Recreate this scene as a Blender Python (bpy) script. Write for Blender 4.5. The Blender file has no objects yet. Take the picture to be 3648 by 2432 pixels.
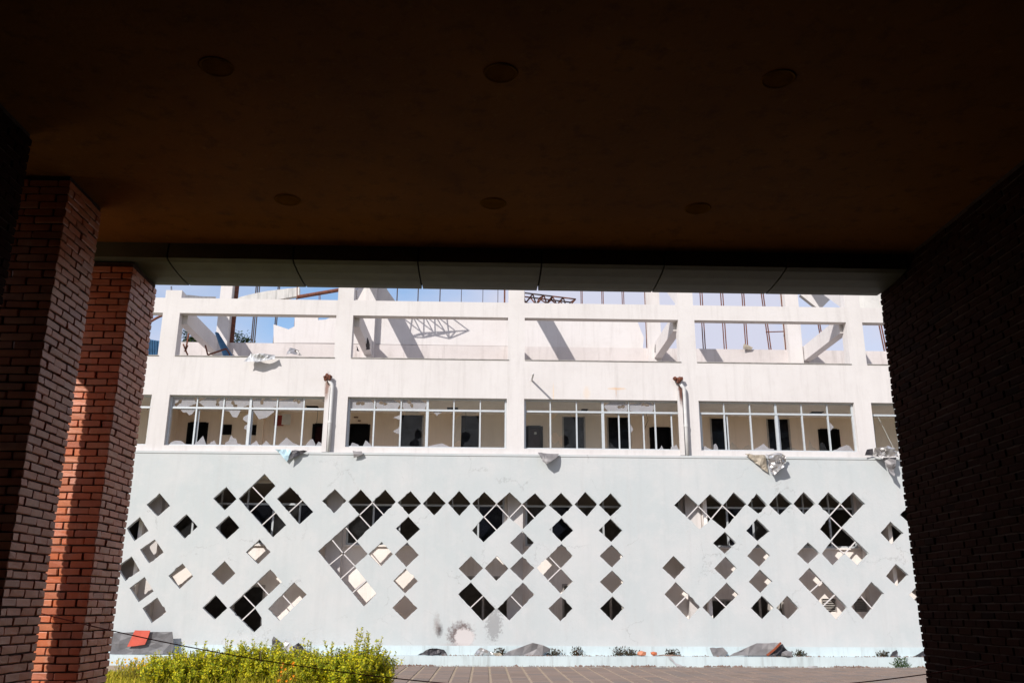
import bpy, bmesh, math, random
from mathutils import Vector, Matrix, noise
from math import radians

sc = bpy.context.scene
COL = sc.collection
random.seed(7)

# ------------------------------------------------------------------ camera
F = 3160.0                       # focal length in pixels of a 3648 px wide frame
EYE = Vector((0, 0, 1.6))
RIGHT = Vector((0.99952049, -0.0306167, 0.0046263))
UP = Vector((-0.01323918, -0.28749898, 0.95768944))
FWD = Vector((0.02799124, 0.95729147, 0.28776646))
cam = bpy.data.cameras.new('camera')
cam.sensor_width = 36.0
cam.lens = F / 3648 * 36.0
cam.clip_start = 0.05
cam.clip_end = 3000
camo = bpy.data.objects.new('camera', cam)
COL.objects.link(camo)
m = Matrix((RIGHT, UP, -FWD)).transposed().to_4x4()
m.translation = EYE
camo.matrix_world = m
sc.camera = camo

# ------------------------------------------------------------------ sky and sun
SUN = Vector((0.80, 1.0, -0.80)).normalized()        # direction the light travels
sun_el = math.asin(-SUN.z)
sun_az = math.atan2(-SUN.x, -SUN.y)                  # from +Y towards +X
w = bpy.data.worlds.new('World')
sc.world = w
w.use_nodes = True
nt = w.node_tree
nt.nodes.clear()
out = nt.nodes.new('ShaderNodeOutputWorld')
bg = nt.nodes.new('ShaderNodeBackground')
bg.inputs['Strength'].default_value = 0.135
sky = nt.nodes.new('ShaderNodeTexSky')
sky.sky_type = 'NISHITA'
sky.sun_disc = False
sky.sun_elevation = sun_el
sky.sun_rotation = sun_az
sky.air_density = 1.0
sky.dust_density = 0.2
sky.ozone_density = 2.0
tc = nt.nodes.new('ShaderNodeTexCoord')
mp = nt.nodes.new('ShaderNodeMapping')
mp.inputs['Location'].default_value = (1.35, 0.2, 0.1)
mp.inputs['Scale'].default_value = (1.5, 1.5, 3.2)
nz = nt.nodes.new('ShaderNodeTexNoise')
nz.inputs['Scale'].default_value = 1.25
nz.inputs['Detail'].default_value = 7
nz.inputs['Roughness'].default_value = 0.52
rmp = nt.nodes.new('ShaderNodeValToRGB')
rmp.color_ramp.elements[0].position = 0.36
rmp.color_ramp.elements[1].position = 0.52
rmp.color_ramp.elements[0].color = (0.0, 0.0, 0.0, 1)
mx = nt.nodes.new('ShaderNodeMixRGB')
mx.inputs['Color2'].default_value = (3.6, 3.68, 4.45, 1)
L = nt.links.new
L(tc.outputs['Generated'], mp.inputs['Vector'])
L(mp.outputs['Vector'], nz.inputs['Vector'])
L(nz.outputs['Fac'], rmp.inputs['Fac'])
L(rmp.outputs['Color'], mx.inputs['Fac'])
L(sky.outputs['Color'], mx.inputs['Color1'])
L(mx.outputs['Color'], bg.inputs['Color'])
L(bg.outputs['Background'], out.inputs['Surface'])

sl = bpy.data.lights.new('sun', 'SUN')
sl.energy = 3.75
sl.angle = radians(0.53)
sl.color = (1.0, 0.955, 0.90)
so = bpy.data.objects.new('sun', sl)
COL.objects.link(so)
so.location = (-20, -30, 30)
so.rotation_euler = SUN.to_track_quat('-Z', 'Y').to_euler()

vs = sc.view_settings
vs.view_transform = 'Standard'
vs.look = 'None'
vs.exposure = 0.48
vs.gamma = 1.0
sc.render.resolution_x = 1024
sc.render.resolution_y = 682
sc.cycles.max_bounces = 12
sc.cycles.diffuse_bounces = 8
sc.cycles.transparent_max_bounces = 16

# ------------------------------------------------------------------ measuring the photograph
D = 27.56                         # distance to the facade plane
def ray(x, y):
    return FWD * F + RIGHT * (x - 1824) + UP * (1216 - y)
def at(x, y, Y):                  # pixel of the 3648 px photograph -> point on the plane Y
    d = ray(x, y)
    return d * (Y / d.y) + EYE
def zone(x0, y0, s):
    return lambda x, y: (x0 + x / s, y0 + y / s)
z1 = zone(500, 1000, 2.614); z2 = zone(1200, 1000, 2.614); z3 = zone(1800, 1000, 2.614); z4 = zone(2450, 1000, 2.614)
z5 = zone(400, 1550, 2.24); z6 = zone(1050, 1600, 2.24); z7 = zone(1600, 1600, 2.4125); z8 = zone(2300, 1600, 2.24)
b3 = zone(350, 2150, 2.138); b4 = zone(1350, 2150, 2.138); b5 = zone(2350, 2150, 1.812)
dsp = lambda x, y: (x * 1.551, y * 1.551)

# ------------------------------------------------------------------ materials
MATS = {}
def nodes(name):
    mt = bpy.data.materials.new(name)
    mt.use_nodes = True
    n = mt.node_tree
    p = n.nodes['Principled BSDF']
    MATS[name] = mt
    return mt, n, p
def N(n, t, **kw):
    nd = n.nodes.new(t)
    for k, v in kw.items():
        if k in nd.inputs.keys():
            nd.inputs[k].default_value = v
        else:
            setattr(nd, k, v)
    return nd
def lk(n, a, b):
    n.links.new(a, b)
def ramp(n, src, stops):
    r = n.nodes.new('ShaderNodeValToRGB')
    e = r.color_ramp.elements
    while len(e) < len(stops):
        e.new(0.5)
    for q, (p, c) in zip(e, stops):
        q.position = p
        q.color = (c, c, c, 1) if not hasattr(c, '__len__') else (*c, 1)
    lk(n, src, r.inputs['Fac'])
    return r.outputs['Color']
def mix(n, fac, a, b, mode='MIX'):
    mxn = n.nodes.new('ShaderNodeMixRGB')
    mxn.blend_type = mode
    for s, v in (('Fac', fac), ('Color1', a), ('Color2', b)):
        if hasattr(v, 'is_linked'):
            lk(n, v, mxn.inputs[s])
        elif hasattr(v, '__len__'):
            mxn.inputs[s].default_value = (*v, 1) if len(v) == 3 else v
        else:
            mxn.inputs[s].default_value = v
    return mxn.outputs['Color']
def pos(n, scale=(1, 1, 1)):
    g = n.nodes.new('ShaderNodeNewGeometry')
    mpn = n.nodes.new('ShaderNodeMapping')
    mpn.inputs['Scale'].default_value = scale
    lk(n, g.outputs['Position'], mpn.inputs['Vector'])
    return mpn.outputs['Vector']
def noi(n, vec, scale, detail=5, rough=0.55):
    t = N(n, 'ShaderNodeTexNoise', Scale=scale, Detail=detail, Roughness=rough)
    lk(n, vec, t.inputs['Vector'])
    return t.outputs['Fac']
def bump(n, p, h, strength, dist=0.01):
    b = N(n, 'ShaderNodeBump', Strength=strength, Distance=dist)
    lk(n, h, b.inputs['Height'])
    lk(n, b.outputs['Normal'], p.inputs['Normal'])
def M2(n, op, a, b=0.0):
    nd = n.nodes.new('ShaderNodeMath')
    nd.operation = op
    for i, v in enumerate((a, b)):
        if hasattr(v, 'is_linked'):
            lk(n, v, nd.inputs[i])
        else:
            nd.inputs[i].default_value = v
    return nd.outputs[0]
def spot(n, cx, cz, rx, rz, wob=0.25, sc_=3.0, soft=0.6):
    """0..1 mask of a ragged stain centred at (cx, cz) on a wall facing -Y"""
    g = n.nodes.new('ShaderNodeNewGeometry')
    s = n.nodes.new('ShaderNodeSeparateXYZ')
    lk(n, g.outputs['Position'], s.inputs[0])
    dx = M2(n, 'DIVIDE', M2(n, 'SUBTRACT', s.outputs['X'], cx), rx)
    dz = M2(n, 'DIVIDE', M2(n, 'SUBTRACT', s.outputs['Z'], cz), rz)
    r = M2(n, 'SQRT', M2(n, 'ADD', M2(n, 'MULTIPLY', dx, dx), M2(n, 'MULTIPLY', dz, dz)))
    f = noi(n, pos(n), sc_ / max(rx, 0.05), 5, 0.65)
    r = M2(n, 'ADD', r, M2(n, 'MULTIPLY', M2(n, 'SUBTRACT', f, 0.5), wob * 4))
    return ramp(n, r, [(max(0.0, 1 - soft), 1.0), (1.0, 0.0)])

def plaster(name, col, dirt, amount=0.5, streak=0.5, rough=0.85, spots=(), fine=0.2, cracks=0.0):
    mt, n, p = nodes(name)
    v = pos(n)
    vs_ = pos(n, (2.2, 2.2, 0.16))
    big = ramp(n, noi(n, v, 0.55, 6, 0.6), [(0.40, 0.0), (0.75, 1.0)])
    st = ramp(n, noi(n, vs_, 2.2, 6, 0.7), [(0.52, 0.0), (0.76, 1.0)])
    patch = ramp(n, noi(n, v, 2.3, 8, 0.7), [(0.50, 0.0), (0.68, 1.0)])
    c = mix(n, M2(n, 'MULTIPLY', big, amount * 0.55), col, dirt)
    c = mix(n, M2(n, 'MULTIPLY', patch, amount * 0.30), c, dirt)
    c = mix(n, M2(n, 'MULTIPLY', st, streak), c, tuple(d * 0.8 for d in dirt))
    st2 = ramp(n, noi(n, pos(n, (3.1, 3.1, 0.22)), 1.3, 7, 0.72), [(0.50, 0.0), (0.72, 1.0)])
    c = mix(n, M2(n, 'MULTIPLY', st2, streak * 0.45), c, tuple(q * 0.72 for q in col))
    speck = ramp(n, noi(n, v, 26, 3, 0.5), [(0.70, 0.0), (0.76, 1.0)])
    c = mix(n, M2(n, 'MULTIPLY', speck, fine), c, (0.25, 0.22, 0.2))
    if cracks:
        vo = N(n, 'ShaderNodeTexVoronoi', Scale=0.55, feature='DISTANCE_TO_EDGE')
        dv = N(n, 'ShaderNodeVectorMath', operation='ADD')
        nn = N(n, 'ShaderNodeTexNoise', Scale=1.7, Detail=6.0, Roughness=0.65)
        lk(n, v, nn.inputs['Vector'])
        lk(n, v, dv.inputs[0]); lk(n, nn.outputs['Color'], dv.inputs[1])
        lk(n, dv.outputs[0], vo.inputs['Vector'])
        ck = ramp(n, vo.outputs['Distance'], [(0.0, 1.0), (0.006, 0.0)])
        msk = ramp(n, noi(n, v, 0.8, 4, 0.5), [(0.53, 0.0), (0.60, 1.0)])
        c = mix(n, M2(n, 'MULTIPLY', M2(n, 'MULTIPLY', ck, msk), cracks), c, (0.16, 0.15, 0.14))
    for (cx, cz, rx, rz, colr, a, wob, scl, soft) in spots:
        mk = spot(n, cx, cz, rx, rz, wob, scl, soft)
        c = mix(n, M2(n, 'MULTIPLY', mk, a), c, colr)
    lk(n, c, p.inputs['Base Color'])
    p.inputs['Roughness'].default_value = rough
    p.inputs['Specular IOR Level'].default_value = 0.25
    bump(n, p, noi(n, v, 14, 6, 0.65), 0.25, 0.02)
    return mt

def simple(name, col, rough=0.6, metal=0.0, var=0.15, scale=6.0, bmp=0.1, dark=None, spec=0.4):
    mt, n, p = nodes(name)
    v = pos(n)
    dk = dark or tuple(c * (1 - var) for c in col)
    lk(n, mix(n, ramp(n, noi(n, v, scale, 6, 0.6), [(0.35, 0), (0.7, 1)]), col, dk), p.inputs['Base Color'])
    p.inputs['Roughness'].default_value = rough
    p.inputs['Metallic'].default_value = metal
    p.inputs['Specular IOR Level'].default_value = spec
    if bmp:
        bump(n, p, noi(n, v, scale * 4, 5, 0.6), bmp, 0.01)
    return mt

RUST = (0.16, 0.055, 0.02)
px = lambda q: at(*q, D)
def sp_at(q, rx, rz, col, a, wob=.25, scl=3., soft=.6):
    P = px(q)
    return (P.x, P.z, rx, rz, col, a, wob, scl, soft)
plaster('white_plaster', (0.605, 0.575, 0.562), (0.43, 0.39, 0.37), 0.45, 0.32, spots=[
    sp_at(z1(1738, 985), 0.10, 0.55, RUST, 0.75, 0.2), sp_at(z3(1635, 1030), 0.10, 0.55, (0.10, 0.03, 0.015), 0.95, 0.2),
    sp_at(z3(1040, 1000), 0.35, 0.05, (0.62, 0.36, 0.16), 0.5, 0.25), sp_at(z3(760, 1040), 0.14, 0.28, (0.66, 0.5, 0.35), 0.35, 0.3),
    sp_at(z3(450, 1040), 0.03, 0.4, (0.68, 0.5, 0.32), 0.5, 0.2), sp_at(z3(1035, 1030), 0.02, 0.2, (0.5, 0.25, 0.1), 0.4, 0.2)])
plaster('terrace_plaster', (0.575, 0.53, 0.515), (0.35, 0.30, 0.28), 0.6, 0.6)
plaster('rear_plaster', (0.60, 0.57, 0.557), (0.46, 0.415, 0.39), 0.55, 0.4)
plaster('dirty_concrete', (0.62, 0.60, 0.57), (0.22, 0.21, 0.20), 0.9, 0.75, fine=0.6)
BURN = (0.045, 0.03, 0.03)
plaster('screen_paint', (0.452, 0.480, 0.482), (0.57, 0.55, 0.54), 1.0, 0.34, fine=0.35, cracks=0.45, spots=[
    sp_at(z6(1325, 1480), 0.44, 0.42, (0.10, 0.06, 0.055), 0.85, 0.40, 4.5, 0.5),
    sp_at(z6(1352, 1500), 0.32, 0.29, (0.54, 0.50, 0.49), 0.97, 0.20, 3.5, 0.2),
    sp_at(z6(1155, 1440), 0.13, 0.24, BURN, 0.85, 0.25, 2.0, 0.8),
    sp_at(z6(1135, 1390), 0.13, 0.36, (0.2, 0.15, 0.13), 0.5, 0.3, 2.0, 0.9),
    sp_at(z6(1590, 1390), 0.26, 0.55, (0.17, 0.16, 0.16), 0.55, 0.55, 5.0, 0.35),
    sp_at(z6(1300, 1568), 0.9, 0.10, (0.40, 0.35, 0.34), 0.5, 0.35, 2.0, 0.8)])
plaster('pale_blue_paint', (0.52, 0.60, 0.615), (0.33, 0.35, 0.34), 0.55, 0.75, fine=0.4)
plaster('interior_beige', (0.84, 0.72, 0.60), (0.68, 0.55, 0.43), 0.5, 0.35)
plaster('interior_white', (0.84, 0.785, 0.745), (0.58, 0.49, 0.42), 0.6, 0.4)
simple('corridor_floor', (0.70, 0.62, 0.53), 0.6, 0, 0.2, 3, 0.05)
simple('slab_concrete', (0.36, 0.34, 0.32), 0.9, var=0.4)
simple('aluminium', (0.50, 0.53, 0.55), 0.42, 0.15, 0.12, 8, 0.05)
simple('old_frame', (0.40, 0.37, 0.34), 0.55, 0.1, 0.3, 8, 0.05)
simple('rusty_steel', (0.20, 0.065, 0.035), 0.8, 0.1, 0.2, 14, 0.3, dark=(0.06, 0.028, 0.02))
simple('dark_steel', (0.055, 0.035, 0.03), 0.75, 0.1, 0.2, 14, 0.2)
simple('door_maroon', (0.03, 0.010, 0.010), 0.8, 0, 0.3, 5, 0.05, spec=0.08)
simple('dark_board', (0.008, 0.008, 0.009), 0.8, 0, 0.3, 5, 0.05, spec=0.05)
simple('cabinet_red', (0.28, 0.03, 0.02), 0.5, 0, 0.3, 5, 0.05)
simple('cabinet_white', (0.72, 0.70, 0.66), 0.5, 0, 0.2, 5, 0.05)
simple('pvc_white', (0.58, 0.575, 0.565), 0.45, 0, 0.15, 6, 0.05)
simple('silver_sheet', (0.62, 0.60, 0.59), 0.33, 0.75, 0.35, 5, 0.1)
simple('white_sheet', (0.56, 0.56, 0.565), 0.4, 0.25, 0.25, 5, 0.1)
simple('grey_sheet', (0.15, 0.145, 0.15), 0.55, 0.2, 0.3, 4, 0.1)
simple('mid_grey_sheet', (0.24, 0.225, 0.225), 0.55, 0.2, 0.25, 4, 0.1)
simple('dark_sheet', (0.06, 0.055, 0.06), 0.5, 0.2, 0.4, 5, 0.1)
simple('beige_sheet', (0.42, 0.36, 0.28), 0.6, 0.1, 0.5, 5, 0.1)
simple('blue_sheet', (0.10, 0.24, 0.42), 0.5, 0.1, 0.35, 5, 0.1)
simple('pale_blue_sheet', (0.45, 0.62, 0.70), 0.5, 0.1, 0.25, 5, 0.1)
simple('red_sheet', (0.55, 0.085, 0.05), 0.6, 0, 0.2, 5, 0.1)
simple('rusty_edge', (0.30, 0.075, 0.03), 0.8, 0, 0.5, 9, 0.2)
simple('rubble', (0.26, 0.17, 0.13), 0.95, 0, 0.5, 12, 0.4)
simple('rope_red', (0.45, 0.11, 0.08), 0.8, 0, 0.3, 20, 0.1)
simple('soffit_panel', (0.105, 0.098, 0.052), 0.6, 0.05, 0.30, 3.0, 0.05, spec=0.35)
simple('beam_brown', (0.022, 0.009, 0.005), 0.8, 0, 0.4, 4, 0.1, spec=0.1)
simple('mortar', (0.075, 0.045, 0.034), 0.95, 0, 0.4, 20, 0.3, spec=0.1)
simple('lamp_trim', (0.20, 0.085, 0.01), 0.8, 0, 0.3, 10, 0.05, spec=0.0)
simple('lamp_glass', (0.17, 0.068, 0.008), 0.8, 0, 0.3, 10, 0, spec=0.0)

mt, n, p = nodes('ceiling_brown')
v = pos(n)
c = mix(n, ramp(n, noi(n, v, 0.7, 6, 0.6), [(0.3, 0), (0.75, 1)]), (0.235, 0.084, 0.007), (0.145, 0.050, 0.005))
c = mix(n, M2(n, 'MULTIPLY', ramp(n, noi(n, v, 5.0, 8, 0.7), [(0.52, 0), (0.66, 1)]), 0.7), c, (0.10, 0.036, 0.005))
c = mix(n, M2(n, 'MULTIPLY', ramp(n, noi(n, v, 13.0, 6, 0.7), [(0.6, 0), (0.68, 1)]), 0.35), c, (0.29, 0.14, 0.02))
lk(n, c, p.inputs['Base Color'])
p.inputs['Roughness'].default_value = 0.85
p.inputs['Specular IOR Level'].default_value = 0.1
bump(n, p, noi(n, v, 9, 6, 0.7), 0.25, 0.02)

def brick(name, cols, dark, pale, spec=0.15, rough=0.8):
    mt, n, p = nodes(name)
    g = n.nodes.new('ShaderNodeNewGeometry')
    oi = n.nodes.new('ShaderNodeObjectInfo')
    rnd = M2(n, 'FRACT', M2(n, 'ADD', g.outputs['Random Per Island'], oi.outputs['Random']))
    c = ramp(n, rnd, [(0.0, cols[0]), (0.4, cols[1]), (0.75, cols[2]), (1.0, cols[3])])
    v = pos(n)
    c = mix(n, M2(n, 'MULTIPLY', ramp(n, noi(n, v, 16, 7, 0.7), [(0.45, 0), (0.7, 1)]), 0.45), c, dark)
    c = mix(n, M2(n, 'MULTIPLY', ramp(n, noi(n, pos(n, (1, 1, .4)), 9, 7, 0.7), [(0.56, 0), (0.72, 1)]), 0.35), c, pale)
    lk(n, c, p.inputs['Base Color'])
    p.inputs['Roughness'].default_value = rough
    p.inputs['Specular IOR Level'].default_value = spec
    bump(n, p, noi(n, v, 60, 5, 0.7), 0.4, 0.006)
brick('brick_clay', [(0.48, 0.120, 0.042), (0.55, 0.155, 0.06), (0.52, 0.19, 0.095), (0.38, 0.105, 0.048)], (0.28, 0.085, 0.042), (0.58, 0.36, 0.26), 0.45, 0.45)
brick('shaded_brick', [(0.021, 0.006, 0.0035), (0.028, 0.008, 0.004), (0.024, 0.0075, 0.004), (0.014, 0.0045, 0.003)], (0.010, 0.004, 0.003), (0.05, 0.02, 0.011), 0.02)  # darkened copy of the clay brick, deep shade put into the colour

def glass(name, fac, col, rough):
    mt, n, p = nodes(name)
    o = n.nodes['Material Output']
    tr = n.nodes.new('ShaderNodeBsdfTransparent')
    tr.inputs[0].default_value = (0.93, 0.95, 0.95, 1)
    ms = n.nodes.new('ShaderNodeMixShader')
    p.inputs['Base Color'].default_value = (*col, 1)
    p.inputs['Specular IOR Level'].default_value = 0.5 if name != 'tinted_glass' else 0.15
    p.inputs['Roughness'].default_value = rough
    v = pos(n)
    d = ramp(n, noi(n, v, 2.0, 6, 0.6), [(0.3, fac * 0.7), (0.75, min(1, fac * 1.35))])
    lk(n, d, ms.inputs[0])
    lk(n, tr.outputs[0], ms.inputs[1])
    lk(n, p.outputs[0], ms.inputs[2])
    lk(n, ms.outputs[0], o.inputs['Surface'])
glass('clear_glass', 0.04, (0.2, 0.2, 0.21), 0.06)
glass('dusty_glass', 0.55, (0.40, 0.39, 0.41), 0.25)
glass('tinted_glass', 0.7, (0.006, 0.007, 0.011), 0.12)

def leafy(name, c1, c2, c3, trans=0.35):
    mt, n, p = nodes(name)
    o = n.nodes['Material Output']
    g = n.nodes.new('ShaderNodeNewGeometry')
    c = ramp(n, g.outputs['Random Per Island'], [(0, c1), (0.5, c2), (1, c3)])
    lk(n, c, p.inputs['Base Color'])
    p.inputs['Roughness'].default_value = 0.55
    p.inputs['Specular IOR Level'].default_value = 0.25
    t = n.nodes.new('ShaderNodeBsdfTranslucent')
    lk(n, c, t.inputs['Color'])
    ms = n.nodes.new('ShaderNodeMixShader')
    ms.inputs[0].default_value = trans
    lk(n, p.outputs[0], ms.inputs[1])
    lk(n, t.outputs[0], ms.inputs[2])
    lk(n, ms.outputs[0], o.inputs['Surface'])
leafy('shrub_leaf', (0.16, 0.24, 0.010), (0.48, 0.48, 0.014), (0.80, 0.66, 0.02))
leafy('grass_blade', (0.26, 0.29, 0.02), (0.48, 0.42, 0.03), (0.66, 0.52, 0.07))
leafy('dark_leaf', (0.03, 0.06, 0.02), (0.05, 0.085, 0.03), (0.08, 0.11, 0.04), 0.2)
leafy('weed_leaf', (0.018, 0.018, 0.008), (0.04, 0.035, 0.012), (0.07, 0.03, 0.015), 0.15)
leafy('orange_petal', (0.75, 0.22, 0.01), (0.80, 0.30, 0.01), (0.85, 0.40, 0.02), 0.2)
leafy('yellow_petal', (0.70, 0.40, 0.01), (0.80, 0.50, 0.015), (0.85, 0.45, 0.02), 0.2)
simple('stem_brown', (0.13, 0.10, 0.04), 0.9, 0, 0.3, 10, 0.2)

mt, n, p = nodes('paver_clay')
g = n.nodes.new('ShaderNodeNewGeometry')
oi = n.nodes.new('ShaderNodeObjectInfo')
rnd = M2(n, 'FRACT', M2(n, 'ADD', g.outputs['Random Per Island'], oi.outputs['Random']))
c = ramp(n, rnd, [(0, (0.175, 0.125, 0.098)), (0.5, (0.22, 0.155, 0.122)), (1, (0.16, 0.125, 0.108))])
v = pos(n)
c = mix(n, M2(n, 'MULTIPLY', ramp(n, noi(n, pos(n, (.5, 2, 1)), 2.2, 7, 0.7), [(0.45, 0), (0.7, 1)]), 0.6), c, (0.16, 0.13, 0.11))
lk(n, c, p.inputs['Base Color'])
p.inputs['Roughness'].default_value = 0.85
bump(n, p, noi(n, v, 20, 5, 0.7), 0.3, 0.01)
simple('paver_joint', (0.37, 0.285, 0.205), 0.95, 0, 0.35, 4, 0.2)
simple('pale_bounce', (0.50, 0.44, 0.36), 0.9, 0, 0.25, 1.5, 0.2)
simple('ground_soil', (0.22, 0.19, 0.05), 0.95, 0, 0.4, 1.5, 0.3, dark=(0.14, 0.15, 0.03))
simple('portico_floor', (0.045, 0.03, 0.02), 0.8, 0, 0.3, 2, 0.1)
simple('hill_green', (0.035, 0.06, 0.025), 0.95, 0, 0.4, 0.2, 0.0)

# ------------------------------------------------------------------ mesh helpers
class MB:
    def __init__(s):
        s.v = []; s.f = []
    def add(s, vs_, fs):
        o = len(s.v)
        s.v += [tuple(q) for q in vs_]
        s.f += [tuple(i + o for i in fc) for fc in fs]
        return s
    def box(s, x0, x1, y0, y1, z0, z1):
        return s.add([(x0, y0, z0), (x1, y0, z0), (x1, y1, z0), (x0, y1, z0), (x0, y0, z1), (x1, y0, z1), (x1, y1, z1), (x0, y1, z1)],
                     [(0, 3, 2, 1), (4, 5, 6, 7), (0, 1, 5, 4), (1, 2, 6, 5), (2, 3, 7, 6), (3, 0, 4, 7)])
    def bar(s, a, b, wd, dp, ref=None):
        a = Vector(a); b = Vector(b)
        t = (b - a).normalized()
        r = Vector(ref) if ref else (Vector((0, 1, 0)) if abs(t.y) < 0.9 else Vector((0, 0, 1)))
        u = t.cross(r).normalized() * wd / 2
        q = t.cross(u).normalized() * dp / 2
        return s.add([a - u - q, a + u - q, a + u + q, a - u + q, b - u - q, b + u - q, b + u + q, b - u + q],
                     [(0, 3, 2, 1), (4, 5, 6, 7), (0, 1, 5, 4), (1, 2, 6, 5), (2, 3, 7, 6), (3, 0, 4, 7)])
    def tube(s, pts, r, k=8, r2=None):
        pts = [Vector(q) for q in pts]
        rings = []
        for i, q in enumerate(pts):
            t = (pts[min(i + 1, len(pts) - 1)] - pts[max(i - 1, 0)]).normalized()
            ref = Vector((0, 0, 1)) if abs(t.z) < 0.9 else Vector((1, 0, 0))
            u = t.cross(ref).normalized(); ww = t.cross(u)
            rr = r if r2 is None else r + (r2 - r) * i / (len(pts) - 1)
            rings.append([q + (u * math.cos(2 * math.pi * j / k) + ww * math.sin(2 * math.pi * j / k)) * rr for j in range(k)])
        vs_ = [q for g_ in rings for q in g_]
        fs = [(i * k + j, i * k + (j + 1) % k, (i + 1) * k + (j + 1) % k, (i + 1) * k + j) for i in range(len(pts) - 1) for j in range(k)]
        fs += [tuple(reversed(range(k))), tuple((len(pts) - 1) * k + j for j in range(k))]
        return s.add(vs_, fs)
    def prism(s, poly, off):
        """closed polygon of 3D points pushed by the vector off"""
        k = len(poly)
        off = Vector(off)
        a = [Vector(q) for q in poly]
        return s.add(a + [q + off for q in a], [tuple(range(k)), tuple(reversed(range(k, 2 * k)))] + [(i, k + i, k + (i + 1) % k, (i + 1) % k) for i in range(k)])

def raw(name, mb, mat, org=Vector((0, 0, 0)), smooth=False, fix=False):
    me = bpy.data.meshes.new(name)
    me.from_pydata([(q[0] - org[0], q[1] - org[1], q[2] - org[2]) for q in mb.v], [], mb.f)
    me.materials.append(MATS[mat])
    if fix:
        bm = bmesh.new(); bm.from_mesh(me)
        bmesh.ops.recalc_face_normals(bm, faces=bm.faces)
        bm.to_mesh(me); bm.free()
    if smooth:
        for f_ in me.polygons:
            f_.use_smooth = True
    return me
def link(name, me, parent=None, loc=(0, 0, 0)):
    o = bpy.data.objects.new(name, me)
    COL.objects.link(o)
    o.location = loc
    if parent is not None:
        o.parent = parent
    return o
ORG = {}
def thing(name, label, cat, loc, group=None):
    o = link(name, None, None, loc)
    o.empty_display_size = 0.2
    o['label'] = label; o['category'] = cat
    if group:
        o['group'] = group
    ORG[o.name] = Vector(loc)
    return o
def part(name, mb, mat, parent, smooth=False, label=None, fix=False, kind=None):
    org = ORG[parent.name]
    o = link(name, raw(name, mb, mat, org, smooth, fix), parent)
    ORG[o.name] = org
    if label: o['label'] = label
    if kind: o['kind'] = kind
    return o
def solo(name, mb, mat, label, cat, loc, group=None, smooth=False, fix=False):
    """a thing that is one mesh; verts given in world space"""
    loc = Vector(loc)
    o = link(name, raw(name, mb, mat, loc, smooth, fix), None, loc)
    o['label'] = label; o['category'] = cat
    if group: o['group'] = group
    ORG[o.name] = loc
    return o
def struct(name, mb, mat):
    o = link(name, raw(name, mb, mat))
    o['kind'] = 'structure'
    ORG[o.name] = Vector((0, 0, 0))
    return o
def wall_with_holes(x0, x1, z0, z1, y0, y1, holes):
    """slab in the XZ plane with rectangular holes, reveals closed"""
    xs = sorted({x0, x1, *[h[0] for h in holes], *[h[1] for h in holes]})
    zs = sorted({z0, z1, *[h[2] for h in holes], *[h[3] for h in holes]})
    xs = [x for x in xs if x0 <= x <= x1]; zs = [z for z in zs if z0 <= z <= z1]
    nx, nz_ = len(xs) - 1, len(zs) - 1
    solid = [[not any(h[0] < (xs[i] + xs[i + 1]) / 2 < h[1] and h[2] < (zs[j] + zs[j + 1]) / 2 < h[3] for h in holes) for j in range(nz_)] for i in range(nx)]
    mb = MB()
    idx = {}
    def V(i, j, k):
        if (i, j, k) not in idx:
            idx[(i, j, k)] = len(mb.v)
            mb.v.append((xs[i], y1 if k else y0, zs[j]))
        return idx[(i, j, k)]
    S = lambda i, j: 0 <= i < nx and 0 <= j < nz_ and solid[i][j]
    for i in range(nx):
        for j in range(nz_):
            if not solid[i][j]:
                continue
            mb.f.append((V(i, j, 0), V(i + 1, j, 0), V(i + 1, j + 1, 0), V(i, j + 1, 0)))
            mb.f.append((V(i, j, 1), V(i, j + 1, 1), V(i + 1, j + 1, 1), V(i + 1, j, 1)))
            if not S(i - 1, j): mb.f.append((V(i, j, 0), V(i, j + 1, 0), V(i, j + 1, 1), V(i, j, 1)))
            if not S(i + 1, j): mb.f.append((V(i + 1, j, 0), V(i + 1, j, 1), V(i + 1, j + 1, 1), V(i + 1, j + 1, 0)))
            if not S(i, j - 1): mb.f.append((V(i, j, 0), V(i, j, 1), V(i + 1, j, 1), V(i + 1, j, 0)))
            if not S(i, j + 1): mb.f.append((V(i, j + 1, 0), V(i + 1, j + 1, 0), V(i + 1, j + 1, 1), V(i, j + 1, 1)))
    return mb

# ------------------------------------------------------------------ ground, paving, hill
struct('ground', MB().add([(-900, -300, -0.02), (900, -300, -0.02), (900, 1600, -0.02), (-900, 1600, -0.02)], [(0, 1, 2, 3)]), 'ground_soil')
paving = struct('paving', MB().box(-2.6, 24, 10.2, D - 0.30, -0.015, 0.0), 'paver_joint')
struct('bounce_apron', MB().box(-15, -5.02, -12, 14.5, -0.015, 0.05), 'pale_bounce')  # unseen pale surface added to bounce light onto columns and ceiling
struct('terrace_path', MB().box(-24, -2.62, 23.9, D - 0.30, -0.015, 0.004), 'paver_joint')
tile_meshes = []
for k in range(4):
    r = random.Random(k)
    t = MB()
    j = lambda: r.uniform(-0.006, 0.006)
    t.add([(-.5, -.5, 0), (.5, -.5, 0), (.5, .5, 0), (-.5, .5, 0), (-.475 + j(), -.47 + j(), 1), (.475 + j(), -.47 + j(), 1 + j() * 8), (.475 + j(), .47 + j(), 1), (-.475 + j(), .47 + j(), 1 + j() * 8)],
          [(4, 5, 6, 7), (0, 1, 5, 4), (1, 2, 6, 5), (2, 3, 7, 6), (3, 0, 4, 7)])
    tile_meshes.append((t, raw('paver', t, 'paver_clay')))
TW, TD = 0.46, 0.46
rest = MB()
cands = []
yy, row = 10.45, 0
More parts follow.
